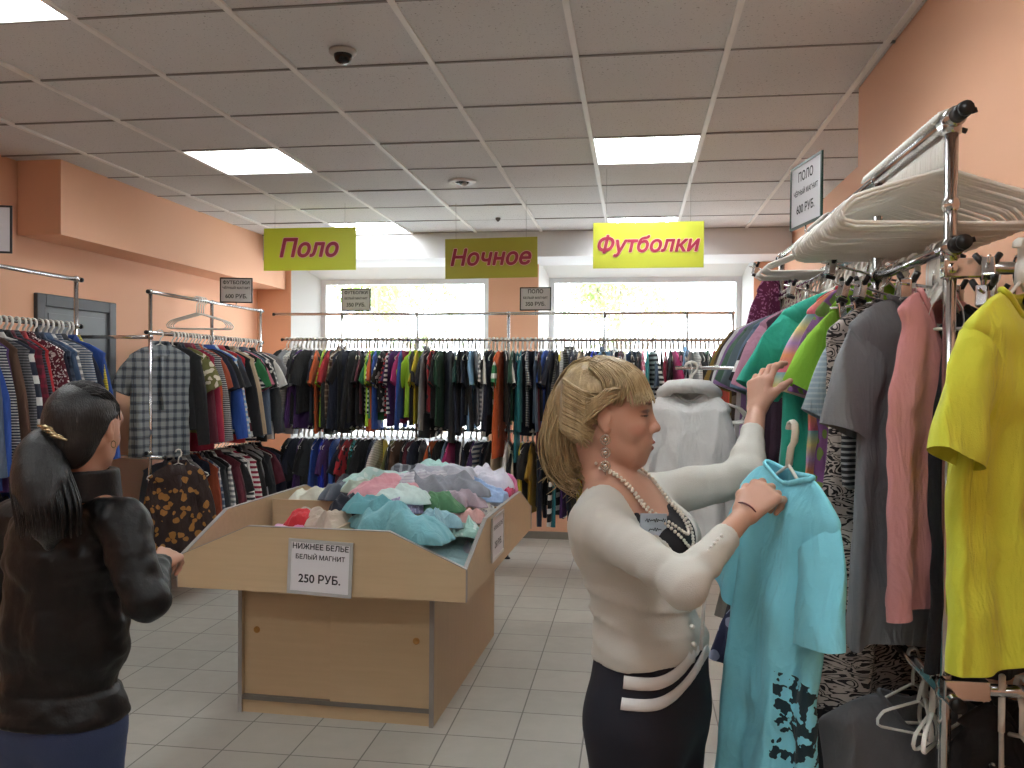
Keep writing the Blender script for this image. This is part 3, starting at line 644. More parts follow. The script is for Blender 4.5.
def board(nm, pts2, org, ax, th, parent=tb, mat=WX):
    nrm = Vector((0, 1, 0)) if ax == 'x' else Vector((1, 0, 0))
    P = [Vector((org[0]+p, org[1], z)) if ax == 'x' else Vector((org[0], org[1]+p, z)) for p, z in pts2]
    o = MB().prism(P, nrm*th).build(nm, mat, parent); e = MB(); n = len(P)
    for i in range(1, n):     # grey edging along the upper rim
        a, b_ = P[i], P[(i+1) % n]; d = (b_-a).normalized(); up_ = d.cross(nrm).normalized()*.0018
        up_ = -up_ if (up_.z < 0 and abs(d.z) < .9) else up_
        e.prism([a+up_-nrm*.0012, b_+up_-nrm*.0012, b_-up_-nrm*.0012, a-up_-nrm*.0012], nrm*(th+.0024))
    e.build('edge_strip', EDGE, o); return o
board('front_board', slanted(TW), (0, TY0), 'x', .017); board('back_board', slanted(TW), (0, TY1-.017), 'x', .017)
hl = (TY1-TY0)/2-.018
for s in (-1, 1): board('side_board', slanted(hl, .40), (s*TW-(.017 if s > 0 else 0), (TY0+TY1)/2), 'y', .017)
MB().box((-TW+.017, TY0+.017, .627), (TW-.017, TY1-.017, .643)).build('tray_floor', WX, tb)
MB().box((-TW+.03, .69, .643), (TW-.03, .706, .895)).build('divider', WX, tb)
for y0, y1 in ((TY0+.02, .688), (.708, TY1-.02)): MB().box((-.008, y0, .643), (.008, y1, .875)).build('divider', WX, tb)

# price placards: paper in a frame
PAPER = plain('white_paper', 'd8d8dc', .5, var=.02); INK = plain('black_ink', '1c1c22', .6); CLR = plain('clear_sleeve_plastic', 'aeb0b0', .25)
def placard(nm, label, loc, rot, wd, ht, lines, frame=BLACKP, ft=.010, cat='price sign'):
    """lines: (text, size, z offset from centre)"""
    r = empty(nm, loc); r.rotation_euler = rot; tag(r, label, cat)
    f = MB().box((-wd/2, -.004, -ht/2), (-wd/2+ft, .004, ht/2)).box((wd/2-ft, -.004, -ht/2), (wd/2, .004, ht/2)).box((-wd/2+ft, -.004, -ht/2), (wd/2-ft, .004, -ht/2+ft)).box((-wd/2+ft, -.004, ht/2-ft), (wd/2-ft, .004, ht/2))
    f.build('frame', frame, r); MB().box((-wd/2+ft, -.001, -ht/2+ft), (wd/2-ft, .002, ht/2-ft)).build('paper', PAPER, r)
    for t, sz, z, k in lines: text('lettering', t, sz, INK, r, (0, -.0016, z), (PI/2, 0, 0), .0003, off=sz*.022, sx=k)
    return r
p = tl(.0, TY0-.006, 0); c = at(320, 568, p.y)
o = placard('price_placard', 'white price placard 250 РУБ. on the front board of the bargain table', (c.x, p.y-.001+.0, c.z), (0, .035, TR), .295, .24,
        [('НИЖНЕЕ БЕЛЬЕ', .033, .088, 1.0), ('БЕЛЫЙ МАГНИТ', .028, .043, 1.0), ('250 РУБ.', .050, -.052, 1.0)], CLR, .014)
sc_ = tl(TW+.008, .46, .79)
o = placard('price_placard', 'silver-framed paper placard on the right side board of the bargain table', sc_, (0, 0, TR+PI/2), .30, .215, [('НИЖНЕЕ БЕЛЬЕ', .030, .05, 1), ('250 РУБ.', .045, -.035, 1)], plain('silver_frame', 'c8c8c6', .3, .4), .016)
# signs clipped on the racks
def stand(o, ht, l=.10): MB().tube([(0, .0, -ht/2), (0, 0, -ht/2-l)], .004, 8).build('clip', CH, o, True)
def rack_sign(label, loc, rz, lines, wd=.27, ht=.20, frame=BLACKP, l=.04):
    o = placard('price_placard', label, loc, (0, 0, rz), wd, ht, lines, frame, .010); stand(o, ht, l); return o
c = at(356, 299, BY); rack_sign('price sign ФУТБОЛКИ 350 РУБ. on the window rack below the Поло banner', (c.x, BY, BT+.125), 0, [('ФУТБОЛКИ', .038, .062, 1), ('БЕЛЫЙ МАГНИТ', .026, .012, 1), ('350 РУБ.', .045, -.045, 1)])
c = at(535.5, 299, BY); rack_sign('price sign ПОЛО 350 РУБ. on the window rack before the peach pillar', (c.x, BY, BT+.125), 0, [('ПОЛО', .045, .062, 1), ('БЕЛЫЙ МАГНИТ', .026, .008, 1), ('350 РУБ.', .045, -.045, 1)])
c = atx(236, 291, LX); rack_sign('price sign ФУТБОЛКИ 600 РУБ. on the left wall rack', (LX+.02, 6.62, LT+.13), .25, [('ФУТБОЛКИ', .038, .062, 1), ('ЧЁРНЫЙ МАГНИТ', .025, .018, 1), ('600 РУБ.', .045, -.05, 1)], .26, .205)
rack_sign('price sign with black frame on the near left rack, mostly cut off', (LX, 3.87, LT+.17), .35, [], .30, .24, l=.08)
DG = plain('dark_green_plastic', '123a34', .35)
rack_sign('green-framed price sign ПОЛО above the white hangers on the right rack', (RX-.01, 3.45, RT+.165), -1.38, [('ПОЛО', .050, .07, 1), ('ЧЁРНЫЙ МАГНИТ', .027, .01, 1), ('600 РУБ.', .046, -.055, 1)], .31, .25, DG, .05)

# hanging banners
RED = plain('banner_red', 'a02040', .5, var=.03); PALE = plain('banner_pale_pink', 'f0c0b0', .5, var=.02)
def banner(word, px, py, Y, wd, ht, size, col, label, k=1.0, rz=0, roll=0):
    c = at(px, py, Y); r = empty('hanging_banner', c, 0, label, 'banner'); r.rotation_euler = (0, roll, rz)
    bevel(MB().box((-wd/2, 0, -ht/2), (wd/2, .006, ht/2)).build('board', plain('banner_'+col, col, .45, var=.03), r), .001)
    text('lettering', word, size, RED, r, (0, -.0030, .0), (PI/2, 0, 0), .0006, shear=.22, off=size*.026, sx=k)
    text('lettering_outline', word, size, PALE, r, (0, -.0008, .0), (PI/2, 0, 0), .0006, shear=.22, off=size*.055, sx=k)
    for s in (-1, 1): MB().tube([(s*wd*.38, .003, ht/2), (s*wd*.38, .003, CEIL-c.z)], .0012, 5).build('string', plain('thin_thread', '8a8884', .6), r)
banner('Поло', 309.5, 249, 6.27, .735, .325, .19, 'd2de3a', 'yellow-green hanging banner reading Поло in red')
banner('Ночное', 491, 258, 6.33, .70, .30, .168, 'b0ac38', 'darker olive-yellow hanging banner reading Ночное in red', roll=-.012)
banner('Футболки', 648, 245, 5.4, .68, .285, .134, 'bcc23a', 'bright yellow hanging banner reading Футболки in red')

# ------------------------------------------------------------------ garments heaped in the tray
CL = lambda c, p='plain', c2='ffffff': cloth(c, p, c2)
heap = [  # x, y, z (table), sx, sy, h, rot, colour, pattern, second, label
 # fillers lying in the compartments
 (.36, .20, .66, .29, .42, .17, .2, 'a9cbd0', 'plain', '', 'pale blue crumpled garment low in the front right compartment'),
 (.42, -.02, .655, .22, .13, .09, 0, '1c2030', 'plain', '', 'black garment showing at the front right corner of the tray'),
 (.45, .42, .66, .20, .26, .20, .5, 'c8c4d4', 'floral', 'e8e6ea', 'pastel patterned garment against the right side board'),
 (.18, .35, .66, .19, .30, .22, 0, 'b4bcc4', 'plain', '', 'grey-blue garment beside the middle divider'),
 (-.33, .25, .65, .24, .30, .14, .3, 'cfa0bc', 'plain', '', 'dusty pink garment at the bottom of the front left compartment'),
 (-.33, 1.12, .65, .26, .36, .24, .2, 'd4d6ca', 'plain', '', 'cream garments heap in the rear left compartment, low part'),
 (.33, 1.12, .65, .28, .38, .26, .4, 'd8dce4', 'plain', '', 'white garment filling the rear right compartment'),
 # front left compartment
 (-.30, .13, .765, .20, .16, .06, .2, 'c87aa8', 'plain', '', 'orchid pink garment lying flat in the front left compartment'),
 (-.26, .34, .79, .10, .07, .06, .6, 'c02c34', 'plain', '', 'small red garment in the front left compartment'),
 (-.12, .28, .80, .11, .13, .06, 1.0, 'b8ac9c', 'plain', '', 'beige garment draped beside the middle divider'),
 (-.08, .42, .80, .13, .17, .12, .6, '171d2e', 'plain', '', 'dark navy garment bunched over the divider'),
 (-.56, -.02, .70, .05, .05, .08, .2, 'd8d4cc', 'plain', '', 'small white garment at the left end of the tray'),
 (-.50, -.06, .70, .05, .05, .085, .9, '7a6850', 'plain', '', 'small brown garment beside the white one at the tray left end'),
 # front right heap
 (.30, .08, .825, .28, .14, .12, -.55, '74b0ba', 'plain', '', 'long teal top draped across the front right of the heap'),
 (.13, .20, .89, .13, .10, .06, .3, '69a8b2', 'plain', '', 'teal sleeve-like garment left of the long teal top'),
 (.28, -.06, .76, .09, .07, .06, .3, 'c4dce4', 'floral', '3a4a60', 'light blue patterned garment tucked under the teal top'),
 (.25, .32, .885, .14, .10, .06, .7, '9890b0', 'speckle', 'b8b4c8', 'lilac patterned garment in the middle of the heap'),
 (.36, .36, .89, .15, .09, .07, -.7, '4f7f5a', 'plain', '', 'green garment in the middle of the heap'),
 (.51, .34, .84, .10, .09, .05, -.4, 'd8a8a4', 'plain', '', 'peach pink garment near the right side board'),
 (.55, .22, .80, .07, .12, .06, .1, '9cc4bc', 'print', 'c8dcd8', 'mint patterned garment against the right board edge'),
 (.58, .55, .82, .06, .14, .08, 0, 'c4c4bc', 'floral', '8a8c94', 'grey flowered garment at the right board'),
 # middle and rear
 (.22, .30, .93, .17, .07, .06, -.2, 'c8dcd8', 'plain', '', 'ice blue garment rolled beside the green one'),
 (.44, .16, .84, .12, .08, .07, -1.0, '8fb8c4', 'plain', '', 'blue-grey garment at the right end of the teal top'),
 (.48, .48, .90, .15, .07, .06, -.9, 'b8a8b4', 'plain', '', 'mauve garment below the grey one'),
 (.22, .66, .97, .16, .08, .06, .9, 'c8c8d0', 'fine stripe', 'a8a8b8', 'finely striped grey garment between salmon and grey ones'),
 (-.02, .62, .92, .15, .10, .07, -.3, 'a8b8a8', 'plain', '', 'sage green garment left of the salmon pink one'),
 (.30, .85, .98, .15, .10, .07, .6, 'b8bcc8', 'plain', '', 'pale grey garment behind the diagonal grey one'),
 (-.20, .74, .87, .15, .10, .08, .9, '5a6470', 'plain', '', 'dark slate garment on the cross divider'),
 (-.40, .10, .755, .12, .08, .06, -.4, 'd8a0c0', 'plain', '', 'light pink garment at the front of the left compartment'),
 (.10, .50, .93, .19, .12, .07, .35, 'd49aa4', 'plain', '', 'salmon pink garment across the heap centre'),
 (.34, .58, .95, .26, .10, .075, -.55, '8a8e98', 'plain', '', 'grey garment folded diagonally over the top of the heap'),
 (.10, .80, .93, .24, .16, .09, .2, 'b4d4d0', 'print', 'cfe0dc', 'pale mint garment on the heap behind the pink one'),
 (-.10, .95, .90, .20, .16, .09, .4, '9cc0b8', 'plain', '', 'soft green garment left of the pale mint one'),
 (.20, 1.0, .955, .13, .10, .08, 1.2, 'aed8d4', 'plain', '', 'light turquoise garment at the peak of the heap'),
 (-.02, 1.22, .90, .16, .12, .07, .2, '4c4f58', 'check', '9a9ca4', 'dark checked garment at the back of the heap'),
 (-.40, .86, .80, .22, .13, .09, .2, 'cfd0c2', 'plain', '', 'cream garment at the back left of the tray'),
 (-.30, 1.15, .86, .14, .14, .07, .1, '30343e', 'plain', '', 'charcoal garment at the back left of the heap'),
 (.06, 1.32, .90, .08, .08, .09, .5, 'c86850', 'plain', '', 'small orange-red garment behind the heap'),
 (.44, 1.16, .90, .17, .14, .09, .3, 'd6d4e0', 'plain', '', 'white garment peaked at the back right of the tray'),
 (.48, .90, .87, .20, .12, .07, -.2, '9ab6dc', 'plain', '', 'light blue garment at the right of the rear heap'),
 (.58, 1.20, .87, .08, .10, .085, .3, 'd070a0', 'plain', '', 'hot pink garment at the far right corner of the tray'),
 (.60, 1.08, .86, .07, .08, .05, .3, 'b03a5c', 'plain', '', 'crimson garment under the hot pink one'),
]
for k, (x, y, z, sx, sy, h, rot, c1, pt, c2, lab) in enumerate(heap):
    crumple('crumpled_garment', tl(x, y, z+(.045 if z > .78 else 0)), sx*1.08, sy*1.08, h*1.25, rot+TR, CL(c1, pt, c2 or 'dddddd'), lab, k+1, group='garments heaped in the bargain tray', ridge=1.0 if min(sx, sy) > .09 else .6,
            clip=(-TW+.024, TW-.024, TY0+.024, .684) if (z < .7 and y < .6) else (-TW+.024, TW-.024, (.712 if z < .7 else TY0+.024), TY1-.024))

# ------------------------------------------------------------------ right rack
q = random.Random(21)
def rg(kind, color, pat, c2, Y, rz, label, w=.44, L=.70, z=RR_, X=RX, cat='shirt', nm='t_shirt', hi=True, hang=True, tilt=(0, 0), **kw):
    if Y > 2.48 and z == RR_: z = RR2-.02; w *= .86
    o = garment_big(kind, CL(color, pat, c2), q, nm, (X, Y, z), rz, label, cat, w=w, L=L, hi=hi, tilt=tilt, **kw)
    if hang:
        h = link('clothes_hanger', HANG, None, (X, Y, z), (tilt[0], tilt[1], rz)); tag(h, 'white plastic hanger inside the '+label, 'hanger')
        h.scale = (.62*w/.42, 1, .9); words = h['label'].split(); h['label'] = ' '.join(words[:16]); h['group'] = 'hangers under the right rack garments'
    return o
rg('tee', 'ccd23e', 'plain', '', 1.80, .80, 'bright yellow t-shirt hanging nearest on the right', w=.44, L=.70, X=.742, z=1.842, th=.032, neckdrop=.05, amp=.016)
rg('tank', 'cf8e90', 'plain', '', 2.00, .80, 'pale pink sleeveless top between the grey and yellow shirts', w=.34, L=.70, nm='vest_top', cat='top', th=.022, neckdrop=.07, amp=.016)
rg('tee', '75777b', 'plain', '', 2.17, .55, 'long heather grey t-shirt left of the pink top', w=.44, L=.82, th=.030, amp=.018)
rg('tank', '2c2e32', 'fine stripe', 'd8d8d8', 2.25, .45, 'short black and white striped top beside the grey t-shirt', w=.31, L=.47, nm='vest_top', cat='top')
rg('tee', '8fa0a8', 'fine stripe', 'b0bcc0', 2.44, .3, 'grey-blue finely ribbed t-shirt behind the grey one', w=.27, L=.86)
rg('dress', 'b8aca4', 'zebra', '1e1a1c', 2.29, .50, 'long zebra-print tunic behind the turquoise t-shirt', w=.42, X=RX+.0, L=1.0, nm='tunic', cat='tunic', amp=.03, th=.035)
rg('tee', '8fc83c', 'plain', '', 2.50, .28, 'lime green t-shirt on the right rack', w=.36, L=.62, X=RX+.02)
rg('tee', 'c9a2d8', 'rainbow', '', 2.59, .15, 'pastel rainbow striped t-shirt on the right rack', w=.42, L=.6)
rg('tee', '8a5a98', 'floral', '7a9a50', 2.55, .1, 'purple and green flowered top below the rainbow t-shirt', w=.36, L=.66)
rg('tee', 'b83840', 'plain', '', 2.63, .1, 'coral red t-shirt on the right rack', w=.42, L=.64)
rg('tee', 'd6d6d2', 'plain', '', 2.82, .1, 'white t-shirt right of the emerald one', w=.36, L=.6)
rg('tee', '2aa890', 'plain', '', 2.68, .34, 'emerald green t-shirt the blonde woman is touching', w=.60, L=.68, th=.03, amp=.02)
rg('tee', '7fb4b8', 'plain', '', 2.92, .2, 'dusty aqua t-shirt behind the emerald one', w=.46, L=.62)
rg('longsleeve', '3c2436', 'plain', '', 3.08, .25, 'dark plum long-sleeved top on the right rack', w=.52, L=.66, nm='jersey_top', cat='top')
rg('tee', 'a8788c', 'plain', '', 3.17, .1, 'mauve pink t-shirt beside the plum top', w=.54, L=.72)
rg('tee', '1c1d22', 'wide stripe', 'd8d8d8', 3.27, .1, 'black t-shirt with white stripes on the right rack', w=.5, L=.64)
rg('tee', '5c7088', 'plain', '', 3.36, .0, 'denim blue t-shirt on the right rack', w=.52, L=.6)
rg('tee', '5c6b72', 'plain', '', 3.45, .0, 'slate grey t-shirt on the right rack', w=.54, L=.76)
rg('tee', '4c6a58', 'plain', '', 3.54, .1, 'dark green t-shirt on the right rack', w=.55, L=.66)
rg('tee', '8a6a98', 'plain', '', 3.62, .1, 'mauve purple t-shirt on the right rack', w=.58, L=.64)
rg('tee', 'c8c8c8', 'plain', '', 3.72, .15, 'light grey t-shirt beside the mustard one', w=.60, L=.56)
rg('tee', '40342c', 'print', '8a8070', 3.80, .1, 'brown mottled t-shirt on the right rack', w=.60, L=.66)
rg('tee', '8a7030', 'plain', '', 3.90, .15, 'mustard t-shirt near the far end of the right rack', w=.62, L=.56)
rg('tee', '5cc050', 'plain', '', 3.97, .1, 'neon green t-shirt near the far end of the right rack', w=.52, L=.78)
rg('tee', 'a8284c', 'plain', '', 4.04, .1, 'raspberry t-shirt at the far end of the right rack', w=.54, L=.70)
rg('tee', '6a2450', 'speckle', 'b070a0', 4.06, .5, 'small glittery purple top hung from the high rail', w=.26, L=.30, z=RT, hang=True)
# on the side arm
rg('tank', '14141a', 'plain', '', 2.02, .5, 'black sleeveless top behind the bright yellow t-shirt', w=.34, L=.80, X=.78, z=1.83, nm='vest_top', cat='top')
rg('tank', 'c05030', 'plain', '', 1.93, 1.45, 'orange vest top at the right edge behind the yellow t-shirt', w=.34, L=.5, X=.935, z=1.80, nm='vest_top', cat='top')
# lower tier
low = [('tee', '6a6c70', 'plain', '', 2.14, .05, 'charcoal grey tunic on the lower right rail', .44, .70, 'dress'),
       ('tee', '26262a', 'plain', '', 2.32, .1, 'black t-shirt on the lower right rail beside the charcoal tunic', .44, .6, 'tee'),
       ('tee', '5a5c60', 'floral', '2a2a2c', 2.46, .1, 'grey patterned top on the lower right rail', .46, .66, 'tee'),
       ('tee', 'a02030', 'plain', '', 2.60, .2, 'red dress on the lower right rail', .54, .76, 'dress'),
       ('tee', 'a89c88', 'plain', '', 2.76, .1, 'cream satin blouse on the lower right rail', .56, .74, 'longsleeve'),
       ('tee', '1e1e22', 'plain', '', 2.88, .1, 'black long-sleeved top left of the cream blouse', .54, .72, 'longsleeve'),
       ('tee', '7a2444', 'floral', '3a1020', 3.00, .2, 'crimson lace dress on the lower right rail', .58, .72, 'dress'),
       ('tee', '2a3050', 'print', '8a94b0', 3.14, .1, 'navy and white patterned blouse on the lower right rail', .60, .50, 'tee'),
       ('tee', '15161c', 'plain', '', 3.30, .1, 'black dress on the lower right rail beyond the patterned blouse', .52, .7, 'dress'),
       ('tee', '2c2e36', 'plain', '', 3.50, .1, 'dark slate top on the lower right rail', .48, .7, 'tee'),
       ('tee', '8c8a84', 'plain', '', 3.75, .1, 'stone grey top at the far end of the lower right rail', .48, .6, 'tee')]
for _, c1, pt, c2, Y, rz, lab, w_, L_, kd in low: rg(kd, c1, pt, c2, Y, rz, lab, w=w_, L=L_, z=.955 if Y > 2.2 else .93, amp=.016)
# empty hangers on the high rail
for k in range(36):
    Y = 1.955+k*.0172; put_hanger((RX, Y, RT), q.gauss(.02, .035), 'wide milky plastic hanger, one of the empty row on the high right rail', 'empty hangers on the high right rail', HANGBIG, tilt=q.gauss(0, .012))
for k in range(7): put_hanger((RX, 1.95+k*.021, RR_), q.gauss(0, .1), 'empty milky hanger bunched on the right rail behind the front clamp', 'empty hangers behind the front clamp', HANGBIG).scale = (.16, 1.6, .8)
for k in range(22): put_hanger((RX+.0, 2.58+k*.066, RR2), q.gauss(0, .1), 'white hanger between garments further along the right rail', 'spare hangers along the right rail').scale = (.6, 1, .9)
for k in range(14): put_hanger((RX, 3.1+k*.02, RT), q.gauss(0, .06), 'white empty hanger in the second bunch on the high right rail', 'second bunch of empty hangers', HANG)
# tangled white hangers by the lower front post
for k, (x, y, rz, ty) in enumerate(((.655, 1.99, 1.1, .2), (.665, 2.02, .7, -.15), (.655, 2.05, .35, .25), (.665, 2.075, 1.4, .1))): put_hanger((x, y, .915), rz, 'white empty hanger tangled by the lower front post', 'tangled hangers by the lower post', HANGBIG, tilt=ty).scale = (.42, 1, .62)
for k, (x, rz) in enumerate(((.76, 1.2), (.80, 1.7), (.86, 1.4))): put_hanger((x, 1.90, .945), rz, 'white empty hanger on the low side arm at the right', 'hangers on the low side arm', HANGBIG, tilt=.1*k-.1)
# clip hangers
def clip_hanger(loc, rz, label, tilt=0):
    r = empty('clip_hanger', loc); r.rotation_euler = (0, tilt, rz); tag(r, label, 'clip hanger', 'chrome clip hangers on the right rack')
    P = [(0, 0, -.07), (0, 0, -.04), (.012, 0, -.026), (.02, 0, -.008), (.019, 0, .008), (.008, 0, .019), (-.008, 0, .019), (-.019, 0, .006)]
    MB().tube(P, .0026, 8).build('hook', CH, r, True); MB().tube([(-.14, 0, -.075), (.14, 0, -.075)], .0035, 8).build('bar', CH, r, True)
    for x in (-.11, .11):
        c = bevel(MB().box((x-.011, -.012, -.105), (x+.011, .012, -.062)).build('clip', CH, r), .003); m = MB().tube([(x, -.02, -.058), (x, -.006, -.085)], .007, 8).tube([(x, .02, -.058), (x, .006, -.085)], .007, 8)
        m.m = 0; MB().tube([(x-.013, -.009, -.112), (x+.013, -.009, -.112)], .006, 6).build('clip_pad', BLACKP, c, True); MB().tube([(x, -.022, -.05), (x, -.010, -.07)], .0065, 8).build('clip_lever', BLACKP, c, True); MB().tube([(x, .022, -.05), (x, .010, -.07)], .0065, 8).build('clip_lever', BLACKP, c, True)
    return r
for k, (x, y, z, rz, t, lab) in enumerate([(RX, 2.03, RR_, .8, 0, 'chrome clip hanger gripping the pale pink top'),
    (.72, 1.93, RR_-.04, 1.3, .5, 'chrome clip hanger tilted over the side arm by the yellow t-shirt'), (.75, 1.93, RR_-.04, 1.0, .1, 'chrome clip hanger behind the yellow t-shirt collar'), (.79, 1.93, RR_-.04, 1.5, -.2, 'chrome clip hanger right of the yellow t-shirt hook'),
    (RX, 2.28, RR_, .5, .2, 'chrome clip hanger above the grey t-shirt shoulder'), (RX, 2.33, RR_, .2, -.15, 'chrome clip hanger above the zebra tunic'), (RX, 2.40, RR_, .4, .3, 'tilted chrome clip hanger above the zebra tunic'),
    (RX, 2.46, RR_, .1, -.1, 'chrome clip hanger before the lime green t-shirt'), (RX, 2.54, RR2, .3, .2, 'chrome clip hanger beside the lime green t-shirt'), (RX, 3.15, RR2, .3, .2, 'chrome clip hanger over the plum top'), (RX, 4.07, RT, .3, .2, 'chrome clip hanger holding the glittery purple top')]):
    clip_hanger((x, y, z), rz, lab, t)
# small things low right
rg('tank', '1a1a1c', 'speckle', 'b8b0a8', 1.88, .3, 'black and white beaded small top under the low side arm', w=.16, L=.26, X=.80, z=.885, nm='vest_top', cat='top', hang=False)
rg('tank', '151518', 'plain', '', 1.98, .3, 'black lace top on the low side arm', w=.36, L=.30, X=.84, z=.99, nm='vest_top', cat='top', hang=False)
rg('tank', '9a7068', 'plain', '', 1.97, .2, 'dusty rose top below the low side arm', w=.22, L=.3, X=.76, z=.89, nm='vest_top', cat='top', hang=False)
# white hoodie on an arm behind the blonde woman
hx, hy, hz = .21, 3.42, 1.62
o = rg('longsleeve', 'd2d2d0', 'plain', '', hy, -.1, 'light grey hooded sweatshirt hanging behind the blonde woman', w=.33, L=.62, X=hx, z=hz, nm='hoodie', cat='hoodie', th=.05, amp=.012)
m = MB(); m.tube([(-.10, 0, -.10), (-.07, -.03, -.075), (0, -.045, -.068), (.07, -.03, -.075), (.10, 0, -.10), (.06, .05, -.09), (0, .06, -.085), (-.06, .05, -.09)], .028, 12, closed=True); hh = m.build('hood', CL('d6d6d4'), o, True)
for k in range(3): put_hanger((hx+.01, hy+.02+.02*k, hz), -.1+.15*k, 'white hanger sticking out of the grey hoodie neck', 'hangers in the hoodie neck', HANGBIG)
arm = empty('side_arm', (RX, 3.45, 0), 0, 'chrome side arm carrying the grey hoodie', 'rack arm')
MB().tube([(0, 0, hz), (-.50, 0, hz)], .008, 10).build('arm', CH, arm, True); MB().tube([(0, 0, hz), (0, 0, RR2)], .008, 10).build('riser', CH, arm, True)
# four empty hangers on the left high rail
for k in range(4): put_hanger((LX, 6.02+k*.035, LT), .25+.05*k, 'white empty hanger in the small bunch on the left high rail', 'empty hangers on the left high rail', HANGBIG)

# ------------------------------------------------------------------ smooth bodies from distance fields
V3 = lambda *a: np.array(a, float)
def cap_(P, a, b, ra, rb):
    a, b = np.array(a, float), np.array(b, float); d = b-a; L = float(d@d) or 1e-9
    t = np.clip(((P-a)@d)/L, 0, 1); q_ = P-(a+t[..., None]*d); return np.sqrt((q_**2).sum(-1))-(ra+(rb-ra)*t)
def ell_(P, c, r, M=None):
    q_ = P-np.array(c, float)
    if M is not None: q_ = q_@M          # columns of M are the local axes
    r = np.array(r, float); k0 = np.sqrt(((q_/r)**2).sum(-1)); k1 = np.sqrt(((q_/(r*r))**2).sum(-1))+1e-9
    return k0*(k0-1)/k1
def smin(a, b, k): h = np.clip(.5+.5*(b-a)/k, 0, 1); return b+(a-b)*h-k*h*(1-h)
def smax(a, b, k): return -smin(-a, -b, k)
def field(P, prims, k0=.02):
    d = None
    for p in prims:
        t = p[0]
        if t == 'c': v = cap_(P, *p[1:5]); k = p[5] if len(p) > 5 else k0
        elif t == 'e': v = ell_(P, p[1], p[2], p[3] if len(p) > 3 else None); k = p[4] if len(p) > 4 else k0
        elif t == '-e': d = smax(d, -ell_(P, p[1], p[2], p[3] if len(p) > 3 else None), p[4] if len(p) > 4 else k0); continue
        d = v if d is None else smin(d, v, k)
    return d
def surface(f, lo, hi, h):
    lo, hi = np.array(lo, float), np.array(hi, float); n = np.ceil((hi-lo)/h).astype(int)+1
    ax = [lo[i]+h*np.arange(n[i]) for i in range(3)]; G = np.empty(n)
    for i in range(0, n[0], 24):
        X, Y, Z = np.meshgrid(ax[0][i:i+24], ax[1], ax[2], indexing='ij'); G[i:i+24] = f(np.stack([X, Y, Z], -1))
    s = G < 0; c = np.zeros(n-1, int)
    for a in (0, 1):
        for b_ in (0, 1):
            for d in (0, 1): c += s[a:n[0]-1+a, b_:n[1]-1+b_, d:n[2]-1+d]
    m = (c > 0) & (c < 8); idx = -np.ones(n-1, int); cells = np.argwhere(m); idx[m] = np.arange(len(cells))
    acc = np.zeros((len(cells), 3)); cnt = np.zeros(len(cells)); i, j, k = cells.T
    off = [(a, b_, d) for a in (0, 1) for b_ in (0, 1) for d in (0, 1)]
    for o1 in off:
        for axi in range(3):
            if o1[axi]: continue
            o2 = list(o1); o2[axi] = 1
            g1 = G[i+o1[0], j+o1[1], k+o1[2]]; g2 = G[i+o2[0], j+o2[1], k+o2[2]]; x = (g1 < 0) != (g2 < 0); t = np.where(x, g1/np.where(x, g1-g2, 1), 0)
            p = np.array(o1, float)[None]+np.zeros((len(cells), 3)); p[:, axi] += t; acc[x] += p[x]; cnt[x] += 1
    V = lo+(cells+acc/cnt[:, None])*h; F = []
    for axi in range(3):
        u, v = (axi+1) % 3, (axi+2) % 3
        sl0 = [slice(None)]*3; sl1 = [slice(None)]*3; sl0[axi] = slice(0, -1); sl1[axi] = slice(1, None)
        e = s[tuple(sl0)] != s[tuple(sl1)]; E_ = np.argwhere(e); E_ = E_[(E_[:, u] > 0) & (E_[:, v] > 0) & (E_[:, u] < n[u]-1) & (E_[:, v] < n[v]-1)]
        q4 = []
        for du, dv in ((1, 1), (0, 1), (0, 0), (1, 0)):
            c_ = E_.copy(); c_[:, u] -= du; c_[:, v] -= dv; q4.append(idx[c_[:, 0], c_[:, 1], c_[:, 2]])
        Q = np.stack(q4, 1); inside = s[E_[:, 0], E_[:, 1], E_[:, 2]]; Q[~inside] = Q[~inside][:, ::-1]; F.append(Q)
    F = np.concatenate(F); F = F[(F >= 0).all(1)]; return V, F
def npmesh(name, pieces, mats, colf=None, smooth=2):
    Vs, Fs, k = [], [], 0
    for V, F in pieces:
        for _ in range(smooth):      # light relaxation along the edges
            A = np.zeros_like(V); C_ = np.zeros(len(V))
            for a in range(4):
                b_ = (a+1) % 4; np.add.at(A, F[:, a], V[F[:, b_]]); np.add.at(A, F[:, b_], V[F[:, a]]); np.add.at(C_, F[:, a], 1); np.add.at(C_, F[:, b_], 1)
            V = V*.5+.5*A/np.maximum(C_, 1)[:, None]
        Vs.append(V); Fs.append(F+k); k += len(V)
    V, F = np.concatenate(Vs), np.concatenate(Fs); me = bpy.data.meshes.new(name)
    me.vertices.add(len(V)); me.vertices.foreach_set('co', V.ravel()); me.loops.add(F.size); me.loops.foreach_set('vertex_index', F.ravel().astype(np.int32))
    me.polygons.add(len(F)); me.polygons.foreach_set('loop_start', np.arange(0, F.size, 4, dtype=np.int32)); me.polygons.foreach_set('use_smooth', np.ones(len(F), bool))
    for m in (mats if isinstance(mats, list) else [mats]): me.materials.append(m)
    if colf is not None:
        at_ = me.color_attributes.new('tone', 'FLOAT_COLOR', 'POINT'); at_.data.foreach_set('color', np.concatenate([colf(V), np.ones((len(V), 1))], 1).ravel().astype(np.float32))
    me.update(); me.validate(); return me
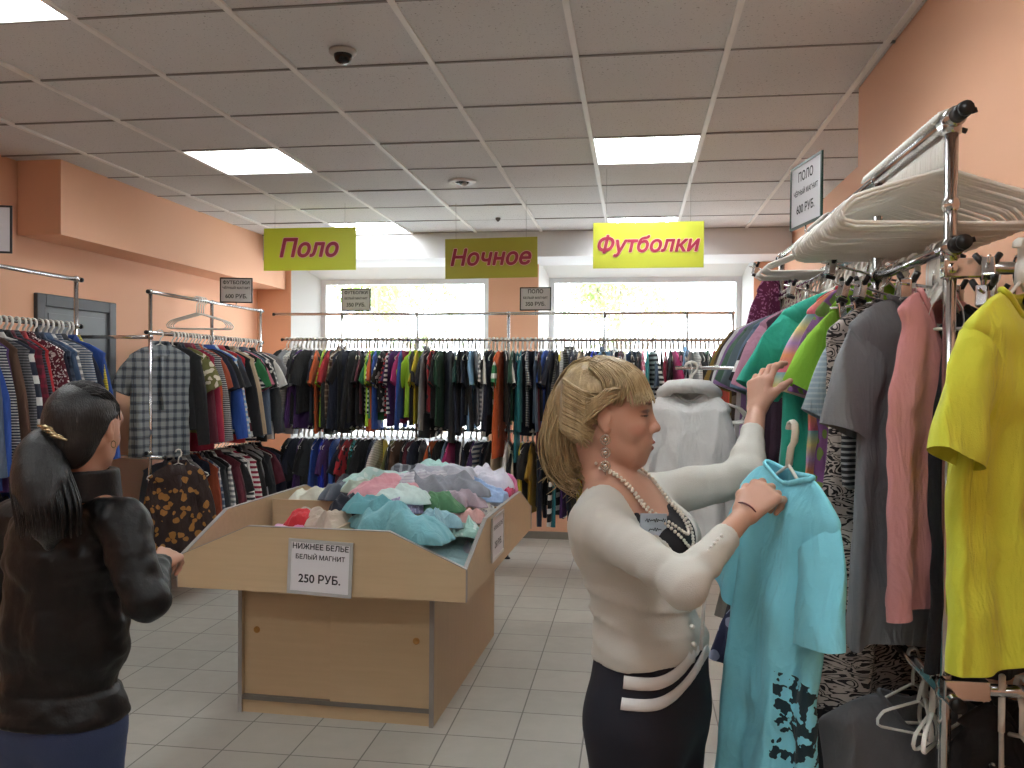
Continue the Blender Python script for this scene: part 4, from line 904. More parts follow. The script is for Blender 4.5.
def skinmat(name, rough=.5):
    N = NT(name); a = N.n('ShaderNodeAttribute', attribute_name='tone'); v = N.coord(); N.l(a.outputs['Color'], N.b.inputs['Base Color'])
    N.set(Roughness=rough); N.b.inputs['Subsurface Weight'].default_value = .12; N.b.inputs['Subsurface Radius'].default_value = (.012, .005, .003); N.b.inputs['Subsurface Scale'].default_value = .6
    N.bump(N.noise(v, 160, 2), .08, .002); return N.m
def unit(v): v = np.array(v, float); return v/np.linalg.norm(v)
def frame(f_, up_=(0, 0, 1)):      # columns: forward, left, up
    f_ = unit(f_); l_ = unit(np.cross(up_, f_)); return np.stack([f_, l_, np.cross(f_, l_)], 1)
def head_prims(c, M, neck_end, s=1.0):
    g = lambda *p: np.array(c)+M@(np.array(p, float)*s); R = lambda *r: tuple(x*s for x in r); L = []
    L += [('e', g(-.012, 0, .012), R(.096, .074, .086), M), ('e', g(.030, 0, -.022), R(.060, .058, .080), M, .03), ('e', g(.036, 0, -.078), R(.046, .042, .030), M, .03),
          ('c', g(-.010, .048, -.045), g(.045, .022, -.095), .017*s, .014*s, .03), ('c', g(-.010, -.048, -.045), g(.045, -.022, -.095), .017*s, .014*s, .03),
          ('e', g(.074, 0, -.099), R(.016, .020, .014), M, .016)]
    for y in (-1, 1): L += [('e', g(.056, y*.034, -.030), R(.026, .022, .022), M, .02), ('e', g(.073, y*.028, .026), R(.014, .026, .009), M, .016)]
    L += [('e', g(.066, 0, .045), R(.020, .045, .03), M, .03)]
    for y in (-1, 1): L += [('-e', g(.106, y*.033, .006), R(.020, .017, .010), M, .014), ('e', g(.075, y*.032, .006), R(.0135, .0145, .0115), M, .005)]
    L += [('c', g(.085, 0, .014), g(.105, 0, -.020), .0062*s, .0082*s, .014), ('e', g(.1075, 0, -.0255), R(.0095, .0095, .0078), M, .008)]
    for y in (-1, 1): L += [('e', g(.098, y*.011, -.029), R(.009, .0065, .0065), M, .008)]
    L += [('e', g(.078, 0, -.062), R(.022, .032, .030), M, .018), ('e', g(.0985, 0, -.0565), R(.0085, .019, .0048), M, .005), ('e', g(.096, 0, -.0695), R(.0085, .017, .0058), M, .005), ('-e', g(.108, 0, -.0628), R(.012, .021, .0012), M, .003)]
    for y in (-1, 1):
        L += [('e', g(-.004, y*.077, -.004), R(.016, .0072, .026), M, .006), ('-e', g(.001, y*.087, .000), R(.011, .008, .018), M, .005), ('e', g(.002, y*.075, -.030), R(.009, .006, .009), M, .005)]
    L += [('c', g(-.040, 0, -.050), neck_end, .046*s, .052*s, .022)]
    return L
def hand_prims(wrist, d, nrm, side, curls, s=1.0, spread=.05, thumb=(.5, .4), k=.006):
    """curls: per finger (knuckle, middle, tip) bends towards the palm normal"""
    w_ = np.array(wrist, float); d = unit(d); nrm = unit(nrm-d*np.dot(nrm, d)); t = np.cross(d, nrm)*side; L = []
    R = [.0092, .0092, .0086, .0078]; Ln = [(.042, .026, .020), (.046, .030, .021), (.043, .028, .020), (.034, .021, .018)]
    for i in range(4):
        b0 = w_+t*(.016-.011*i)*s+d*.008*s; b1 = w_+d*(.086-.004*abs(i-1))*s+t*(.030-.0205*i)*s
        L.append(('c', b0, b1, .0125*s, .0108*s, .014)); p = b1; ang = 0; fd0 = unit(d+t*(spread*(1.5-i)))
        for j in range(3):
            ang += curls[i][j]; fd = fd0*math.cos(ang)+nrm*math.sin(ang); e = p+fd*Ln[i][j]*s
            L.append(('c', p, e, R[i]*s*(1-.07*j), R[i]*s*(1-.07*(j+1)), k)); p = e
    b0 = w_+t*.014*s+d*.012*s; b1 = w_+t*.040*s+d*.045*s+nrm*.010*s; L.append(('c', b0, b1, .0150*s, .0125*s, .014))
    td = unit(d*math.cos(thumb[0])+t*math.sin(thumb[0])+nrm*.35); m1 = b1+td*.032*s; td2 = unit(td+nrm*thumb[1]-t*.25); L += [('c', b1, m1, .0110*s, .0098*s, .006), ('c', m1, m1+td2*.026*s, .0098*s, .0080*s, k)]
    return L
def folds(P, amp, fx, fy, fz, seed=0):
    n_ = vnoise(P*np.array([fx, fy, fz])+seed); n2 = vnoise(P*np.array([fx, fy, fz])*2.1+seed+5); return amp*((1-np.abs(n_)*2)+.45*(1-np.abs(n2)*2))
def strands(name, paths, r, mat, parent, n=5):
    m = MB()
    for pts, rr in paths: m.tube(pts, [rr*(.35+.65*min(1, 6*(i/(len(pts)-1)))*min(1, 5*(1-i/(len(pts)-1))+.12)) for i in range(len(pts))], n)
    return m.build(name, mat, parent, True)
def hairmat(name, a, b_, rough=.38):
    N = NT(name); v = N.coord((34, 34, 6)); f = N.noise(v, 2.0, 4, .65); N.l(N.mix(f, lin(a), lin(b_)), N.b.inputs['Base Color']); N.set(Roughness=rough)
    N.bump(N.noise(N.coord((120, 120, 20)), 3, 3), .5, .004); return N.m
def catmull(P, n):
    P = [np.array(p, float) for p in P]; P = [2*P[0]-P[1]]+P+[2*P[-1]-P[-2]]; out = []
    for t in np.linspace(0, len(P)-3-1e-6, n):
        i = int(t); u = t-i; a, b_, c, d = P[i:i+4]; out.append(.5*((2*b_)+(c-a)*u+(2*a-5*b_+4*c-d)*u*u+(3*b_-a-3*c+d)*u**3))
    return out
A_ = lambda x, y, Y: np.array(at(x, y, Y))

# ------------------------------------------------------------------ blonde woman at the right rack
bc = np.array((-.057, 1.945, 1.502)); BM = frame((1, -.06, -.05)); SK = np.array(lin('bc917c')[:3])
RS, RE, RW = np.array((-.078, 1.815, 1.272)), A_(684, 586, 1.66), A_(744, 515, 1.80)
LS, LE, LW = np.array((.045, 2.10, 1.295)), A_(744, 478, 2.12), A_(757, 410, 2.28)
NK = np.array((-.045, 1.95, 1.33)); TF = unit((.906, -.423, 0)); TM = frame(TF)
def tprims(o):      # torso, o = how far the surface lies outside the skin
    e = lambda c, r, k=.05: ('e', c, tuple(x+o for x in r), TM, k)
    return [e((-.02, 1.95, 1.235), (.098, .150, .125)), e((.055, 1.885, 1.215), (.062, .062, .062), .05), e((.085, 1.975, 1.215), (.060, .062, .060), .05), e((.015, 1.95, 1.09), (.098, .128, .13)), e((.045, 1.94, .985), (.105, .135, .10)), e((.04, 1.95, .87), (.112, .160, .13)),
            ('c', (-.05, 1.90, 1.318), RS, .040+o, .046+o, .04), ('c', (-.01, 2.0, 1.318), LS, .040+o, .046+o, .04)]
hips = [('e', (.035, 1.95, .86), (.108, .155, .12), TM, .05)]
def leg(sx, o): a = np.array((.035, 1.95, .82))+TM[:, 1]*.078*sx; return [('c', a, a+V3(.01, 0, -.36), .082+o, .054+o, .05), ('c', a+V3(.01, 0, -.36), a+V3(-.02, 0, -.76), .054+o, .036+o, .03)]
def foot(sx): a = np.array((.035, 1.95, .82))+TM[:, 1]*.078*sx+V3(-.02, 0, -.76); return [('c', a+V3(-.01, 0, -.012), a+TM[:, 0]*.14+V3(0, 0, -.030), .030, .024, .03)]
hp = head_prims(bc, BM, NK+V3(-.01, 0, .0))
rh = hand_prims(RW, A_(772, 484, 1.845)-RW, (.35, .8, -.35), 1, [(.75, 1.0, .7), (.85, 1.0, .7), (.9, 1.05, .7), (.9, 1.1, .8)], .93, thumb=(.25, .5))
lh = hand_prims(LW, (.14, .30, .94), (.72, .65, -.25), -1, [(.35, .5, .3), (.45, .6, .35), (.5, .7, .4), (.6, .8, .4)], .96, thumb=(.7, .3))
def btone(V):
    q_ = (V-bc)@BM; C_ = np.tile(SK, (len(V), 1)); C_ *= (1+.05*vnoise(V*30))[:, None]
    def paint(mask, col, k=1.0): C_[:] = C_*(1-(mask*k)[:, None])+np.array(lin(col)[:3])*(mask*k)[:, None]
    g = lambda c, r: np.clip(1.6-((((q_-np.array(c))/np.array(r))**2).sum(-1))*1.6, 0, 1)
    for y in (-1, 1):
        paint(g((.060, y*.045, -.028), (.03, .022, .018)), 'b06a5a', .35)
        paint(g((.086, y*.036, .0125), (.026, .022, .0065)), '4c4048', .75); paint(g((.086, y*.036, .0035), (.024, .020, .0034)), '14100f', 1)
        paint(g((.084, y*.036, .030), (.026, .022, .0036)), '5c4432', .85)
    lips = g((.104, 0, -.0565), (.014, .021, .0055))+g((.102, 0, -.0695), (.014, .019, .0068)); paint(np.clip(lips, 0, 1), '9a4a4c', .8); return C_
print('sdf blonde')
pcs = [surface(lambda P: field(P, hp+tprims(0)[:3]+tprims(0)[6:]), (-.26, 1.74, 1.20), (.14, 2.20, 1.66), .0034)]
pcs += [surface(lambda P: field(P, tprims(-.004)+hips+leg(1, 0)+leg(-1, 0)+foot(1)+foot(-1)), (-.2, 1.72, .0), (.3, 2.2, 1.24), .010)]
pcs += [surface(lambda P: field(P, [('c', RE+(RW-RE)*.6, RW, .024, .0215)]+rh), RW-V3(.20, .22, .16), RW+V3(.20, .20, .20), .0024)]
pcs += [surface(lambda P: field(P, [('c', LE+(LW-LE)*.25, LW, .034, .0225)]+lh), LW-V3(.12, .24, .16), LW+V3(.20, .26, .24), .0026)]
pcs += [surface(lambda P: field(P, [('c', RS, RE, .036, .028), ('c', RE, RW, .026, .0205)]), RE-V3(.28, .10, .10), RE+V3(.22, .24, .20), .010), surface(lambda P: field(P, [('c', LS, LE, .040, .034), ('c', LE, LW, .034, .0215)]), LS-V3(.08, .10, .08), LS+V3(.38, .28, .24), .010)]
blonde = link('person', npmesh('person', pcs, skinmat('fair_skin'), btone, 1)); tag(blonde, 'blonde person in white cardigan holding a turquoise t-shirt at the right rack', 'person')
# cardigan: opened in a V at the front
nV = unit(np.cross(TM[:, 1], (0, 0, 1)))
def vcut(P, o=0):
    q_ = (P-np.array((-.045, 1.95, 1.35)))@TM; u = q_[..., 0]; l = q_[..., 1]; z = q_[..., 2]; wv = np.clip((z+.245)*.50, 0, .085)+.0-o
    return np.maximum(np.abs(l)-wv, np.maximum(-.245-z-o*2, -.02-u))
def cardi(P):
    arms = [('c', RS, RE, .055, .041, .035), ('c', RE, RW, .043, .031, .03), ('c', LS, LE, .056, .047, .035), ('c', LE, LW, .048, .028, .03)]
    d = field(P, tprims(.013)[:6]+tprims(.010)[6:]+arms, .04)
    d = smin(d, ell_(P, (.04, 1.95, .915), (.127, .168, .17), TM), .04); wz = np.clip(1-np.abs(P[..., 2]-1.08)/.12, 0, 1); d = d+.012*wz*(np.abs(np.sin(P[..., 2]*42+3.0*vnoise(P*6)+P[..., 0]*14))**.5-.6)
    aw = np.exp(-(cap_(P, RS, RE, .05, .045)/.02)**2)+np.exp(-(cap_(P, RE, RW, .045, .03)/.02)**2); d = d+.004*np.clip(aw, 0, 1)*(np.abs(np.sin((P@unit(RE-RS))*70+3*vnoise(P*8)))**.5-.6)
    d = d+folds(P, .0055, 5, 5, 17, 3)*np.clip((1.20-P[..., 2])*5, .2, 1)+folds(P, .0045, 8, 8, 8, 8)
    for e_ in (RE, LE): dd = np.sqrt(((P-e_)**2).sum(-1)); d = d+.007*np.sin(dd*135)*np.exp(-(dd/.07)**2)
    d = smax(d, (.968+.006*np.sin(P[..., 0]*20))-P[..., 2], .006)
    for a, b_, sh in ((RE, RW, .004), (LE, LW, .070)):
        u_ = unit(b_-a); t = (P-b_)@u_+sh; near = np.sqrt(((P-b_)**2).sum(-1)) < .15; d = np.where(near, smax(d, t, .003), d)
    neck = cap_(P, NK+V3(-.006, 0, -.015), NK+V3(0, 0, .1), .056, .072); d = smax(d, -neck, .008)
    return smax(d, -vcut(P), .006)
CARD = plain('cream_white_knit', 'c0c0b9', .9, bump=.25, bscale=420)
cd = link('cardigan', npmesh('cardigan', [surface(cardi, (-.24, 1.54, .90), (.44, 2.42, 1.50), .0052)], CARD, None, 2), blonde)
def top_(P): return smax(smax(field(P, [p if p[0] == 'c' else p for p in tprims(.003)[:6]], .04), P[..., 2]-1.30, .004), (1.112-P[..., 2]), .004)
def topn(P): d = top_(P); neck = cap_(P, NK+V3(.05, -.03, -.045), NK+V3(-.01, 0, .15), .070, .075); return smax(d, -neck, .006)
link('black_top', npmesh('black_top', [surface(topn, (-.2, 1.72, 1.05), (.24, 2.2, 1.34), .006)], plain('black_jersey', '15151a', .8), None, 1), blonde)
NAVY = plain('navy_trouser_cloth', '121522', .85)
def trous(P): d = field(P, [('e', (.04, 1.95, .88), (.122, .166, .16), TM, .05)]+hips+tprims(.007)[4:5]+leg(1, .022)+leg(-1, .022), .05)+folds(P, .002, 6, 6, 8, 2); return smax(smax(d, P[..., 2]-1.0, .004), .07-P[..., 2], .004)
link('trousers', npmesh('trousers', [surface(trous, (-.2, 1.70, .05), (.3, 2.22, 1.03), .0085)], NAVY, None, 2), blonde)
for sx in (-1, 1):
    link('shoe', npmesh('shoe', [surface(lambda P: smax(field(P, [(p[0], p[1]+V3(0, 0, .004), p[2]+V3(0, 0, .004), p[3]+.012, p[4]+.012, .03) for p in foot(sx)]), .004-P[..., 2], .003), (-.16, 1.72, -.02), (.34, 2.2, .16), .008)], plain('black_shoe_leather', '121212', .4), None, 1), blonde)
# white stripes round the hip
def out_to(fn, c_, dirv, off, r0=.05, r1=.30):      # where the ray from c_ leaves the cloth
    rr = np.linspace(r0, r1, 260); P = c_+dirv*rr[:, None]; v = fn(P); k = np.where(v < off)[0]; return P[k[-1]] if len(k) else P[0]
def stripe(z0, z1):
    m = MB(); n = 60; vs = []
    for i in range(n+1):
        a = -1.50+2.1*i/n; dirv = TM@np.array((math.cos(a), math.sin(a), 0)); tt = max(0, min(1, (a+1.15)/1.3)); lift = .075*tt*tt*(3-2*tt)
        for z in (z0, (z0+z1)/2, z1): vs.append(out_to(trous, np.array((.04, 1.95, z+lift)), dirv, .004))
    m.add(vs, [(3*i+k, 3*i+3+k, 3*i+4+k, 3*i+1+k) for i in range(n) for k in (0, 1)]); o = m.build('white_stripe', plain('white_band_cloth', 'd2d4d4', .8), blonde, True); so = o.modifiers.new('s', 'SOLIDIFY'); so.thickness = .004; return o
stripe(.897, .920); stripe(.936, .962)
o = MB().tube([A_(704, 578, 1.89), A_(704, 600, 1.885), A_(701, 650, 1.88)], .004, 6).build('white_piping', MATS['white_band_cloth'], blonde, True)
# buttons, cuff buttons, bracelet
for k in range(5):
    z = 1.09-.037*k; b0 = np.array((.035+.0, 1.94, z)); d0 = TM@np.array((math.cos(-.25), math.sin(-.25), 0)); MB().ball(b0+d0*(.122-.004*abs(k-2)), .006, 8, 6).build('button', plain('pearl_button', 'd8d6d0', .3), blonde, True)
for k in range(5): p = RE+(RW-RE)*(.42+.055*k); sd = unit(np.cross(RW-RE, (0, 0, 1))); MB().ball(p+unit(-sd*.0+V3(-.2, -.9, .35))*(.0395-.0010*k), .0042, 8, 6).build('button', MATS['pearl_button'], blonde, True)
u_ = unit(RW-RE); a1 = unit(np.cross(u_, (0, 0, 1))); a2 = np.cross(u_, a1); MB().tube([RW+u_*.008+(a1*math.cos(t)+a2*math.sin(t))*.0255 for t in np.linspace(0, 2*PI, 21)[:-1]], .002, 6, closed=True).build('bracelet', plain('dark_red_thread', '5a1c22', .5), blonde, True)
# pearl necklaces, earring, badge
PEARL = plain('pearl', 'd8cfc0', .22)
chest = lambda P: field(P, hp[-1:]+tprims(.004)[:3]+tprims(.002)[6:], .04)
def settle(p, off):      # slide a bead onto the skin
    p = np.array(p, float)
    for _ in range(12):
        e = .002; g_ = np.array([chest(p+np.eye(3)[i]*e)-chest(p-np.eye(3)[i]*e) for i in range(3)])/(2*e); p = p-(chest(p)-off)*g_/max(.2, float(g_@g_))
    return p
skinf = lambda P: field(P, hp+tprims(.004)[:3]+tprims(.002)[6:], .04)
for kk, (low, wd_) in enumerate(((-.175, .066), (-.145, .062))):
    m = MB(); run = []
    for t in np.linspace(-1, 1, 160):
        l_ = wd_*math.sin(t*PI/2)*(1 if abs(t) < .8 else 1); z_ = 1.395+low*math.cos(t*PI/2)**.9; c_ = NK+TM[:, 1]*l_; c_ = np.array((c_[0], c_[1], z_))
        run.append(out_to(skinf, c_, TM[:, 0], .005, -.08, .22))
    last = None
    for p in run:
        if last is None or np.linalg.norm(p-last) > .0076: m.ball(p, .0040, 7, 5); last = p
    m.build('pearl_necklace', PEARL, blonde, True)
eb = bc+BM@np.array((.002, -.084, -.040)); m = MB().tube([eb, eb+V3(0, 0, -.088)], .0008, 5)
for k, z in enumerate((-.012, -.040, -.068)): m.tube([eb+V3(.010*math.cos(t), -.002, z+.010*math.sin(t)) for t in np.linspace(0, 2*PI, 13)[:-1]], .0018, 5, closed=True).ball(eb+V3(0, -.003, z), .0062, 8, 6)
m.build('earring', plain('silver', 'c8c4bc', .2, .8), blonde, True)
bp = A_(663, 527, 1.80); nb = np.array(TM@np.array((.93, -.36, .0))); bd = empty('badge', tuple(bp)); bd.parent = blonde; bd.rotation_euler = (-.05, .1, math.atan2(nb[1], nb[0])+PI/2)
for _ in range(30):
    if cardi(np.array(bd.location)[None])[0] < .004: bd.location = bd.location+Vector(nb)*.004
    if cardi(np.array(bd.location)[None])[0] > .010: bd.location = bd.location-Vector(nb)*.004
MB().box((-.038, -.0015, -.024), (.038, .0015, .024)).build('card', plain('pale_blue_card', 'a8b6c4', .5, var=.02), bd)
for z_, k_, a_ in ((.010, 1.0, .0045), (-.009, .62, .0040)):      # illegible handwriting
    MB().tube([(x_, -.0019, z_+a_*math.sin(x_*900+z_*200)*(.5+.5*math.sin(x_*260))) for x_ in np.linspace(-.030*k_+.004, .030*k_+.004, 46)], .0008, 4).build('handwriting', INK, bd)
# hair
BH = hairmat('blonde_hair', '6a5638', 'c8b184')
def hs(c_, M_, th, ph, k): # point on the inflated skull in direction (th from forward in the sagittal plane, ph sideways)
    d = np.array((math.cos(th)*math.cos(ph), math.sin(ph), math.sin(th)*math.cos(ph))); r_ = np.array((.098, .077, .092))*k; t = 1/math.sqrt(((d/r_)**2).sum()); return c_+M_@(np.array((-.012, 0, .014))+d*t)
def bcap(P):
    q_ = (P-bc)@BM; d = ell_(P, bc+BM@V3(-.016, 0, .026), (.110, .084, .098), BM); d = smin(d, ell_(P, bc+BM@V3(-.062, 0, -.022), (.050, .058, .060), BM), .03)+folds(P, .0022, 50, 12, 30, 4)
    x, y, z = q_[..., 0], q_[..., 1], q_[..., 2]
    d = smax(d, .030+.55*np.clip(x, -.2, .06)-z+.0*y-np.clip(-x-.018, 0, .1)*3.0, .012); return smax(d, -z-.085, .01)
link('hair', npmesh('hair', [surface(bcap, bc-V3(.16, .12, .12), bc+V3(.13, .12, .16), .004)], BH, None, 1), blonde)
q = random.Random(3); paths = []; gath = A_(598, 378, 1.965)
for i in range(520):          # swept back from the hairline to the knot
    ph = q.uniform(-1.25, 1.25); th0 = .50+.10*abs(ph)+q.uniform(-.05, .7)
    if abs(ph) > .95: th0 = q.uniform(.1, 1.4)
    p0 = hs(bc, BM, th0, ph, 1.08+q.uniform(0, .05)); mid = [hs(bc, BM, th0+(2.25-th0)*t, ph*(1-t*.9), 1.17+.06*math.sin(PI*t)+q.uniform(-.015, .02)) for t in (.3, .65)]
    paths.append((catmull([p0]+mid+[gath+np.array([q.gauss(0, .012) for _ in range(3)])], 12), q.uniform(.0010, .0024)))
for i in range(90):           # fringe falling over the forehead
    ph = q.uniform(-.9, .5); p0 = hs(bc, BM, 1.25, ph*.6, 1.14); p1 = hs(bc, BM, .85, ph*.9, 1.22); p2 = hs(bc, BM, .38+q.uniform(-.1, .14), ph, 1.15); paths.append((catmull([p0, p1, p2, p2+BM@V3(.004, -.012 if ph < 0 else .01, -.014)], 10), q.uniform(.0012, .0026)))
for i in range(60):           # sides down behind the ear
    y = q.choice((-1, -1, 1)); p0 = bc+BM@V3(.045, y*.066, .055); p1 = bc+BM@V3(.0+q.uniform(-.01, .01), y*.091, .038+q.uniform(-.01, .02)); p2 = bc+BM@V3(-.045, y*.089, .02+q.uniform(-.04, .02)); paths.append((catmull([p0, p1, p2, gath+V3(0, 0, -.01*q.random())], 10), q.uniform(.0014, .0028)))
for i in range(340):          # behind the ear, drawn back into the tail
    y = q.choice((-1, -1, -1, 1)); z_ = q.uniform(-.075, .035); p0 = bc+BM@V3(-.012-.3*max(0, -z_)+q.uniform(-.024, .004), y*(.078-.10*max(0, -z_-.01)+q.uniform(-.004, .003)), z_+.006+q.uniform(-.012, .012)); p1 = bc+BM@V3(-.055, y*(.088-.10*max(0, -z_)+q.uniform(-.003, .004)), z_+.018); p2 = bc+BM@V3(-.102, y*.062, z_+.04); p3 = A_(590+q.uniform(-8, 6), 385+q.uniform(0, 25)-z_*100, 1.965); paths.append((catmull([p0, p1, p2, p3], 10), q.uniform(.0014, .003)))
spine = [(604, 378), (588, 373), (575, 394), (570, 420), (566, 444), (572, 466), (588, 474)]
def ptail(P):
    S_ = catmull([A_(x, y, 1.965) for x, y in spine[:6]], 8); rr = [.020, .030, .042, .046, .048, .046, .038, .024]; d = None
    for a in range(7): v = cap_(P, S_[a], S_[a+1], rr[a], rr[a+1]); d = v if d is None else smin(d, v, .02)
    return d+folds(P, .005, 16, 16, 4, 7)
link('ponytail', npmesh('ponytail', [surface(ptail, (-.34, 1.84, 1.28), (-.02, 2.09, 1.64), .005)], BH, None, 1), blonde)
for i in range(620):
    a, r1 = q.uniform(0, 2*PI), math.sqrt(q.uniform(.35, 1)); off = np.array((math.cos(a), math.sin(a)))*r1; end = q.uniform(.72, 1); pts = []; wv, wp = q.uniform(.003, .009), q.uniform(0, 6)
    pp = catmull([A_(x, y, 1.965) for x, y in spine], 22)
    for j, p in enumerate(pp[:int(22*end)]):
        t = j/21; wd = .018+.040*math.sin(min(1, t*1.35)*PI*.56); sdx = unit(np.cross((0, 1, 0), pp[min(j+1, 21)]-pp[max(0, j-1)])); pts.append(p+sdx*off[0]*wd+V3(0, 1, 0)*off[1]*wd*.9+sdx*wv*math.sin(t*9+wp))
    cu = q.uniform(.01, .035); pts.append(pts[-1]+V3(cu*q.uniform(-.9, .8), q.uniform(-.01, .01), -cu*.5)); paths.append((pts, q.uniform(.0010, .0024)))
strands('hair_strands', paths, 0, BH, blonde, 4)

# turquoise t-shirt on a white hanger in her hand
q = random.Random(44); tz = A_(783, 434, 1.80); tx, ty, tz = .328, 1.87, 1.475
garment_big('tee', CL('84daee', 'logo', '16323c'), q, 't_shirt', (tx, ty, tz), -1.08, 'turquoise t-shirt with dark print low down, held up by the blonde woman', 'shirt', tilt=(0, .12), w=.32, L=.80, th=.026, neckdrop=.03, amp=.016)
h = link('clothes_hanger', HANG, None, (tx, ty, tz), (0, .12, -1.08)); h.scale = (.55, 1, 1); tag(h, 'white plastic hanger carrying the turquoise t-shirt in the blonde woman\'s hand', 'hanger')

# ------------------------------------------------------------------ dark-haired woman at the left
Yd = 2.10; dc = A_(86, 427, Yd); DM = frame((.05, 1, -.12)); NKd = A_(82, 486, Yd-.0); DF = unit((.12, .99, 0)); DT = frame(DF)
dRS, dRE, dRW = A_(122, 523, 2.03), A_(146, 600, 1.98), A_(158, 566, 2.19); dLS, dLE, dLW = A_(18, 522, 2.20), A_(-14, 612, 2.24), A_(20, 590, 2.46)
hpd = head_prims(dc, DM, NKd); SK2 = np.array(lin('b88a72')[:3])
dC, dW, dH = A_(66, 555, 2.11), A_(64, 630, 2.11), A_(60, 712, 2.11)
def dt(o): return [('e', dC, (.105+o, .165+o, .14+o), DT, .05), ('e', dW, (.105+o, .150+o, .14+o), DT, .05), ('e', dH, (.120+o, .165+o, .13+o), DT, .05), ('c', NKd+V3(0, 0, -.045), dRS, .055+o, .050+o, .05), ('c', NKd+V3(0, 0, -.045), dLS, .055+o, .050+o, .05)]
def dleg(s_, o): a = dH+DT[:, 1]*.082*s_+V3(0, 0, -.06); k_ = np.array((a[0]+.01, a[1]+.02, .40)); f_ = np.array((a[0], a[1], .08)); return [('c', a, k_, .092+o, .060+o, .05), ('c', k_, f_, .060+o, .040+o, .03)]
def dfoot(s_): a = dH+DT[:, 1]*.082*s_; a = np.array((a[0], a[1], .05)); return [('c', a, a+DT[:, 0]*.14+V3(0, 0, -.02), .032, .025, .03)]
rhd = hand_prims(dRW, A_(176, 548, 2.30)-dRW, (-.35, .35, -.85), 1, [(.7, .9, .6), (.8, .95, .6), (.85, 1.0, .6), (.9, 1.0, .6)], .95, thumb=(.35, .5))
lhd = hand_prims(dLW, (.3, .8, .1), (.3, 0, -.9), -1, [(.6, .7, .5)]*4, .95)
def dtone(V):
    q_ = (V-dc)@DM; C_ = np.tile(SK2, (len(V), 1))*(1+.05*vnoise(V*30))[:, None]
    def paint(mask, col, k=1.0): C_[:] = C_*(1-(mask*k)[:, None])+np.array(lin(col)[:3])*(mask*k)[:, None]
    g = lambda c, r: np.clip(1.6-((((q_-np.array(c))/np.array(r))**2).sum(-1))*1.6, 0, 1)
    for y in (-1, 1): paint(g((.090, y*.034, .004), (.012, .016, .003)), '1a1412', .95); paint(g((.088, y*.034, .031), (.02, .020, .0036)), '241c18', .8)
    paint(np.clip(g((.104, 0, -.0565), (.014, .021, .0055))+g((.102, 0, -.0695), (.014, .019, .0068)), 0, 1), '96484a', .7); return C_
pcs = [surface(lambda P: field(P, hpd+dt(-.004)[3:]), dc-V3(.16, .16, .20), dc+V3(.16, .17, .14), .0036),
       surface(lambda P: field(P, dt(-.006)+dleg(1, 0)+dleg(-1, 0)+dfoot(1)+dfoot(-1)), (dC[0]-.36, 1.8, 0), (dC[0]+.36, 2.45, 1.3), .011),
       surface(lambda P: field(P, [('c', dRE+(dRW-dRE)*.3, dRW, .034, .0225)]+rhd), dRW-V3(.14, .20, .14), dRW+V3(.18, .24, .16), .0026),
       surface(lambda P: field(P, [('c', dLE+(dLW-dLE)*.3, dLW, .034, .0225)]+lhd), dLW-V3(.16, .20, .14), dLW+V3(.18, .24, .14), .0035),
       surface(lambda P: field(P, [('c', dRS, dRE, .04, .036), ('c', dRE, dRW, .036, .022)]), dRS-V3(.12, .16, .30), dRS+V3(.14, .24, .08), .011), surface(lambda P: field(P, [('c', dLS, dLE, .04, .036), ('c', dLE, dLW, .036, .022)]), dLS-V3(.22, .12, .30), dLS+V3(.16, .36, .08), .011)]
dark = link('person', npmesh('person', pcs, skinmat('warm_skin'), dtone, 1)); tag(dark, 'person in black jacket and jeans with long dark ponytail, seen from behind', 'person')
zh = dH[2]-.005
def jacket(P):
    d = field(P, [('e', dC, (.125, .185, .165), DT, .06), ('e', dW, (.132, .192, .17), DT, .07), ('e', dH, (.145, .196, .15), DT, .07), ('c', NKd+V3(0, 0, -.05), dRS, .055, .062, .04), ('c', NKd+V3(0, 0, -.05), dLS, .055, .062, .04),
                  ('c', dRS, dRE, .064, .060, .04), ('c', dRE, dRW, .060, .044, .03), ('c', dLS, dLE, .066, .060, .04), ('c', dLE, dLW, .066, .046, .03)], .05)
    d = d+folds(P, .007, 8, 8, 12, 4)+folds(P, .003, 20, 20, 26, 9)
    for e_ in (dRE, dLE): dd = np.sqrt(((P-e_)**2).sum(-1)); d = d+.005*np.sin(dd*120)*np.exp(-(dd/.07)**2)
    d = smax(d, zh-P[..., 2], .008)
    band = np.abs(P[..., 2]-(zh+.085)); d = d+.006*np.exp(-(band/.006)**2)
    yk = np.abs(P[..., 2]-(dC[2]+.06)); d = d+.003*np.exp(-(yk/.004)**2)
    for a, b_ in ((dRE, dRW), (dLE, dLW)):
        u_ = unit(b_-a); t = (P-b_)@u_+.0; near = np.sqrt(((P-b_)**2).sum(-1)) < .10; d = np.where(near, smax(d, t, .003), d); dd = np.abs((P-b_)@u_+.045); d = np.where(near, d+.004*np.exp(-(dd/.004)**2), d)
    return smax(d, -cap_(P, NKd+V3(0, 0, -.03), NKd+V3(.0, 0, .1), .060, .080), .008)
LEATH = plain('black_leather', '0b0b0c', .48, bump=.25, bscale=90); LEATH.node_tree.nodes['Principled BSDF'].inputs['Specular IOR Level'].default_value = .32
link('jacket', npmesh('jacket', [surface(jacket, (dC[0]-.46, 1.80, zh-.03), (dC[0]+.52, 2.60, 1.36), .0065)], LEATH, None, 2), dark)
def collar(P): q_ = (P-NKd); r_ = np.sqrt((q_[..., 0]/1.05)**2+(q_[..., 1]/1.0)**2); z = q_[..., 2]; d = np.maximum(np.abs(r_-(.080-.10*np.clip(z, -.1, .1)))-.009, np.abs(z-.006)-.036); return d-.004
